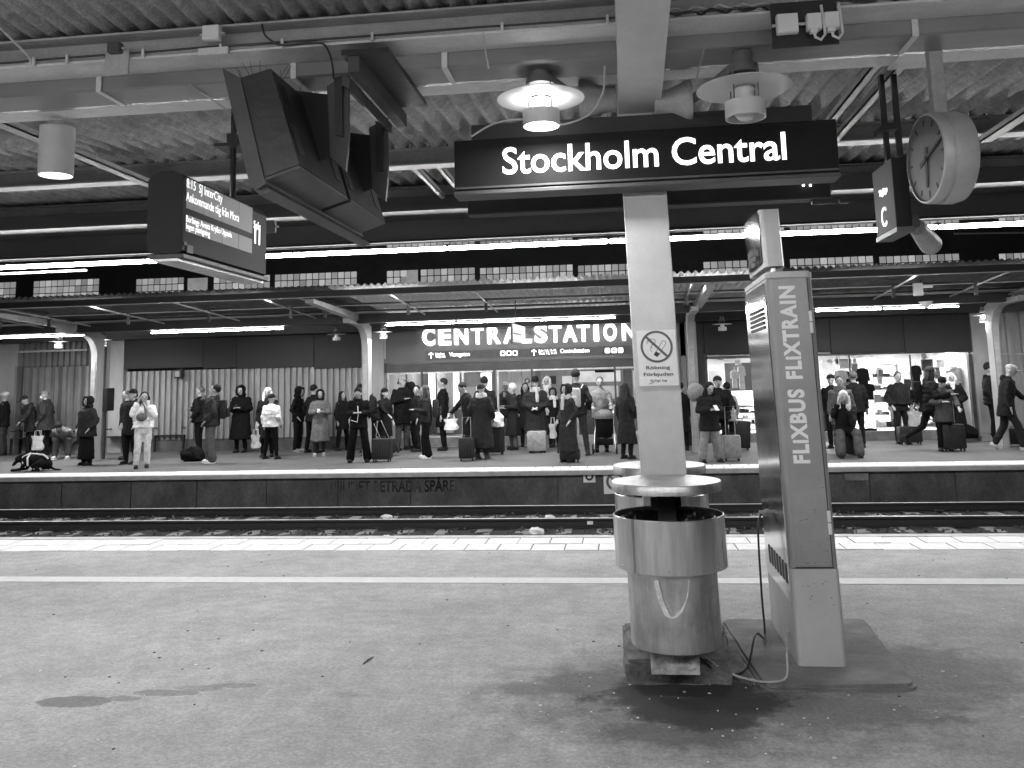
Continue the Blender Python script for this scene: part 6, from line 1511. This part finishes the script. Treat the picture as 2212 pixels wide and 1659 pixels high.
Pn(1286, 937, 1090, 5, ('coat', .02), ('slim', .015), ('long', .015), 'woman with very long dark hair left of the man in the hat', ('pocket', 'phone'))
Pn(1335, 928, 1084, -10, ('jacket', .3), ('slim', .05), ('scarf', .6), 'pale-hooded person behind the man in the hat', pos=(at(1183, 880, Y=22.2).x, 22.2, 0), h=1.72)
Pn(1311, 925, 1103, 0, ('coat', .022), ('slim', .01), ('fedora', .012), 'stout man in a brimmed black hat and heavy dark coat with clasped hands', ('clasp', 'clasp'), 'stand', 0, bulk=.022, hemk=.25, scarf=.3)
suitcase(1312, 1052, 1106, 'silver grey moulded suitcase in front of the man in the hat', .3, .44, .26, 0, 0, 0, .3)
Pn(1354, 949, 1092, 0, ('coat', .01), ('slim', .01), ('hood', .008), 'woman in black hood and white scarf between the hat and the leather coat', ('down', 'down'), scarf=.6, skin=.2)
r = Pn(1388, 940, 1128, -50, ('long', .035), ('slim', .01), ('hood', .03), 'woman in long belted leather coat and striped collar facing left', ('pocket', 'pocket'), 'stand', 0, hemk=.12, scarf=.4)
p_ = r[0].location; tote(1350, 1035, 1070, 18, 'pale folded paper bag at the arm of the woman in the leather coat', .5, person_y=p_.y - .05, name='paper_bag')
suitcase(1392, 1095, 1128, 'low black bag at the feet of the woman in the leather coat', .01, .42, .28, 0, 0, 0, .4, False)
r = Pn(1412, 907, 1112, 172, ('jacket', .03), ('slim', .05), ('tall', .03), 'very tall man from behind in dark beanie with pale rucksack and legs apart', ('pocket', 'down'), 'wide', 0, shoes=.05, hemk=.48)
backpack(r, .5, 'pale grey rucksack on the very tall man', 1.)
r = Pn(1474, 942, 1108, 5, ('jacket', .2), ('slim', .04), ('short', .12), 'person in grey and white top pushing the stroller', ('push', 'push'), 'stand', 5, h=1.68, pos=(at(1300, 960, Y=20.5).x, 20.5, 0))
Pn(1533, 937, 1120, 140, ('coat', .025), ('slim', .015), ('long', .05), 'woman with grey-brown hair and long dark coat half hidden by the pale post', ('pocket', 'down'), hemk=.2)
# stroller
p = sp(1478, 1106, z=0); t = thing('stroller', 'black child stroller with grey hood between the tall man and the post', 'stroller', (p.x, p.y, 0)); X_, Y_ = p.x, p.y
MB().tube([(X_ - .27, Y_ + .1, .12), (X_ - .2, Y_ + .1, .6), (X_ - .22, Y_ + .35, 1.02)], .014, 8).tube([(X_ + .27, Y_ + .1, .12), (X_ + .2, Y_ + .1, .6), (X_ + .22, Y_ + .35, 1.02)], .014, 8).tube([(X_ - .22, Y_ + .35, 1.02), (X_ + .22, Y_ + .35, 1.02)], .018, 8).tube([(X_ - .24, Y_ - .3, .12), (X_ - .2, Y_ + .1, .6)], .012, 8).tube([(X_ + .24, Y_ - .3, .12), (X_ + .2, Y_ + .1, .6)], .012, 8).build('frame', 'steel_dull', t, True)
b = MB(); loft(b, [(0, 0, .34, .17, .12), (0, 0, .5, .2, .16), (0, .02, .75, .21, .17), (0, .04, .86, .2, .12)]); b.xf(Matrix.Translation((X_, Y_, 0))); b.build('seat', cloth(.006), t, True)
b = MB().ell((X_, Y_ + .02, .80), .225, .2, .17, 18, 12); b.v = [(a, c, max(z, .76)) for a, c, z in b.v]; b.build('canopy_hood', cloth(.16), t, True)
MB().box(X_ - .19, X_ + .19, Y_ - .15, Y_ + .15, .18, .32, .03).build('basket', cloth(.01), t, True)
for sx in (-1, 1):
    for y in (-.3, .12): MB().lathe([(.07, -.018), (.11, -.018), (.11, .018), (.07, .018)], (X_ + sx * .26, Y_ + y, .11), 'x', 22, True).lathe([(0, -.008), (.075, -.008), (.075, .008), (0, .008)], (X_ + sx * .26, Y_ + y, .11), 'x', 10).build('wheel', 'black', t, True)
# right of the post
Pn(1668, 935, 1100, -170, ('coat', .012), ('slim', .01), ('short', .02), 'dark figure mostly hidden behind the right edge of the pale post', ('down', 'fwd'))
suitcase(1692, 1037, 1092, 'big black rounded suitcase at the right edge of the pale post', .012, .44, .3, 0, .5, -4)
Pn(1783, 935, 1110, -160, ('jacket', .3), ('slim', .02), ('short', .02), 'person in pale patterned jacket behind the couple by the shop', ('down', 'down'))
r = Pn(1762, 920, 1116, 5, ('puffer', .015), ('slim', .01), ('beanie', .03), 'man in dark bobble beanie and black puffer behind the long-haired woman', ('pocket', 'fwd'), 'stand', 0, bulk=.01)
r = Pn(1737, 934, 1129, 20, ('parka', .018), ('wide', .22), ('long', .02), 'long-haired woman in black parka and light grey trousers looking at her phone', ('phone', 'phone'), 'wide', 4, pitch=20, bulk=.008)
single(phone_at(r, mat='white_plastic'), 'pale phone in the hands of the long-haired woman in black parka', 'phone')
p = r[0].location; single(MB().ell((p.x - .22, p.y + .12, 1.34), .17, .13, .19, 16, 10).build('shoulder_bag', cloth(.22)), 'large pale-rimmed round bag behind the long-haired woman', 'bag')
suitcase(1805, 1026, 1099, 'large plain black suitcase by the shop window left of the kiosk', .01, .46, .28, 0, 0, 4, .4, False)
suitcase(1788, 1062, 1125, 'slim striped silver and black suitcase with raised handle beside the long-haired woman', .25, .34, .24, 0, .55, 0, .3)
# right of the kiosk
Pn(2040, 915, 1095, -40, ('jacket', .01), ('slim', .012), ('cap', .012), 'person in black cap mostly hidden behind the woman with the big scarf')
r = Pn(2062, 920, 1108, -10, ('parka', .10), ('slim', .05), ('short', .02), 'woman in grey wool coat with a huge grey scarf standing behind the seated blonde', ('down', 'down'), 'stand', 0, scarf=.14, hemk=.38, shoes=.03)
Pn(2096, 935, 1092, 170, ('jacket', .012), ('slim', .01), ('short', .1), 'dark figure with a black backpack right of the woman with the scarf', h=1.66)
r = Pn(2068, 0, 1113, -5, ('coat', .015), ('wide', .10), ('long', .7), 'blonde woman sitting on a suitcase with hand on her cheek, dark coat and jeans', ('up', 'chin'), 'perch', 8, shoes=.03)
p = r[0].location; suitcase(0, 0, 0, 'black checked suitcase the blonde woman sits on', .02, .4, .26, 0, 0, 0, .5, True, pos=(p.x, p.y + .03, 0), h=.40)
r = Pn(2206, 909, 1084, 5, ('jacket', .02), ('jeans', .015), ('short', .08), 'broad-shouldered man in dark woollen jacket standing before the shop window', ('pocket', 'down'), 'stand', 0, bulk=.02, hemk=.55)
suitcase(2222, 1040, 1085, 'wide black suitcase beside the broad-shouldered man', .012, .5, .3)
tote(2234, 1003, 1041, 36, 'grey angular shoulder bag hanging at the broad-shouldered man', .3, person_y=21.2, name='shoulder_bag')
r = Pn(2275, 916, 1101, 80, ('puffer', .012), ('slim', .01), ('long', .03), 'person striding right in black puffer jacket with one leg kicked back', ('out', 'back'), 'run', 8, h=1.72)
backpack(r, .012, 'ridged black backpack on the striding person', 1.05)
Pn(2336, 912, 1083, -5, ('coat', .008), ('skirt', .01), ('scarf', .6), 'woman in white headscarf and wide black coat by the shop window', ('clasp', 'clasp'), 'stand', 0, bulk=.015, hemk=.25)
Pn(2310, 919, 1102, 0, ('parka', .07), ('slim', .01), ('beanie', .006), 'man in round black cap and grey jacket looking down behind the striding person', ('phone', 'fwd'), 'stand', 4, pitch=25)
suitcase(2328, 1035, 1101, 'tall dark suitcase with raised handle right of the striding person', .02, .46, .3, 0, .5)
p = sp(2362, 1078, z=0); crumple('holdall', (p.x, p.y, .18), .26, .18, .18, cloth(.01), 'black holdall on the ground below the woman in white headscarf', 'bag')
Pn(2432, 890, 1076, 60, ('puffer', .015), ('slim', .01), ('tall', .03), 'man in dark beanie and black jacket facing right near the right edge', ('pocket', 'pocket'), 'stand', 0, yaw=15)
r = Pn(2466, 898, 1098, 75, ('parka', .015), ('jeans', .03), ('cap', .4), 'man in pale flat cap walking right with head lowered at the right edge', ('down', 'fwd'), 'stride', 8, pitch=15, h=1.74, shoes=.5)
p = sp(2490, 1094, z=0); suitcase(2480, 1045, 1090, 'black suitcase at the right picture edge', .012, .45, .3)

# ---- benches
def bench(u0, u1, yf, label, mat='black_matt'):
    a, c = sp(u0, yf, z=0), sp(u1, yf, z=0); w_ = abs(c.x - a.x); x0, x1 = a.x, c.x; y = a.y
    t = thing('bench', label, 'bench', ((x0 + x1) / 2, y, 0), 0, 'black slatted benches on the far platform')
    for i in range(4): MB().box(x0, x1, y + .02 + i * .11, y + .11 + i * .11, .42, .445, .005).build('seat_slat', mat, t)
    for i in range(3): MB().box(x0, x1, y + .46 + i * .02, y + .48 + i * .02, .52 + i * .12, .60 + i * .12, .005).build('back_slat', mat, t)
    for x in (x0 + .03, x1 - .03):
        MB().prism([(y + .02, 0), (y + .08, 0), (y + .1, .42), (y + .02, .42)], x - .02, x + .02).build('leg', mat, t)
        MB().prism([(y + .40, 0), (y + .46, 0), (y + .55, .86), (y + .50, .86), (y + .40, .42)], x - .02, x + .02).build('leg', mat, t)
        MB().box(x - .025, x + .025, y + .02, y + .48, .62, .645, .005).build('armrest', mat, t)
    return t
bench(248, 298, 1108, 'black slatted bench by the left curved pillar')
bench(372, 440, 1104, 'black slatted bench with the hunched person on it')
bench(20, 186, 1112, 'long dark bench behind the people at the far left')
# ---- dog
p = sp(75, 1150, z=0); t = thing('dog', 'black dog lying on the far platform wearing a pale harness', 'dog', (p.x, p.y, 0))
b = MB(); X_, Y_ = p.x, p.y
capsule(b, [Vector((X_ - .10, Y_, .22)), Vector((X_ + .1, Y_ + .02, .22)), Vector((X_ + .3, Y_ + .03, .18)), Vector((X_ + .36, Y_ + .03, .14))], [.13, .135, .13, .10], 14)
capsule(b, [Vector((X_ - .12, Y_, .26)), Vector((X_ - .20, Y_ - .03, .30))], [.09, .07])
b.ell((X_ - .25, Y_ - .05, .26), .075, .07, .075, 14, 10); capsule(b, [Vector((X_ - .27, Y_ - .08, .22)), Vector((X_ - .30, Y_ - .15, .14))], [.042, .028])
for s in (-1, 1): b.ell((X_ - .23, Y_ - .05 + s * .07, .25), .02, .018, .055, 8, 6)
for s in (-1, 1): capsule(b, [Vector((X_ - .1, Y_ + s * .08, .16)), Vector((X_ - .14, Y_ + s * .1 - .03, .045)), Vector((X_ - .34, Y_ + s * .09 - .04, .03))], [.055, .035, .028])
for s in (-1, 1): capsule(b, [Vector((X_ + .3, Y_ + s * .1, .16)), Vector((X_ + .16, Y_ + s * .15, .12)), Vector((X_ + .3, Y_ + s * .17, .035)), Vector((X_ + .15, Y_ + s * .17, .028))], [.09, .055, .032, .026])
capsule(b, [Vector((X_ + .42, Y_ + .03, .08)), Vector((X_ + .55, Y_ + .0, .03)), Vector((X_ + .72, Y_ - .03, .02))], [.035, .024, .013])
b.v = [(a, c, max(z, .003)) for a, c, z in b.v]
link('body', remeshed(b, .014, .5, cloth(.008), .006, 3, 'dog_body'), t)
MB().tube([(X_ + .02, Y_ - .135, .12), (X_ + .0, Y_ - .13, .28), (X_ - .02, Y_, .37), (X_ + .0, Y_ + .13, .28)], .018, 8).tube([(X_ - .02, Y_ - .0, .365), (X_ + .3, Y_ - .02, .335), (X_ + .42, Y_ - .05, .26)], .018, 8).tube([(X_ - .1, Y_ - .12, .16), (X_ - .14, Y_ - .08, .3), (X_ - .02, Y_, .37)], .018, 8).build('harness', cloth(.65), t, True)
bpy.data.scenes.remove(TS)
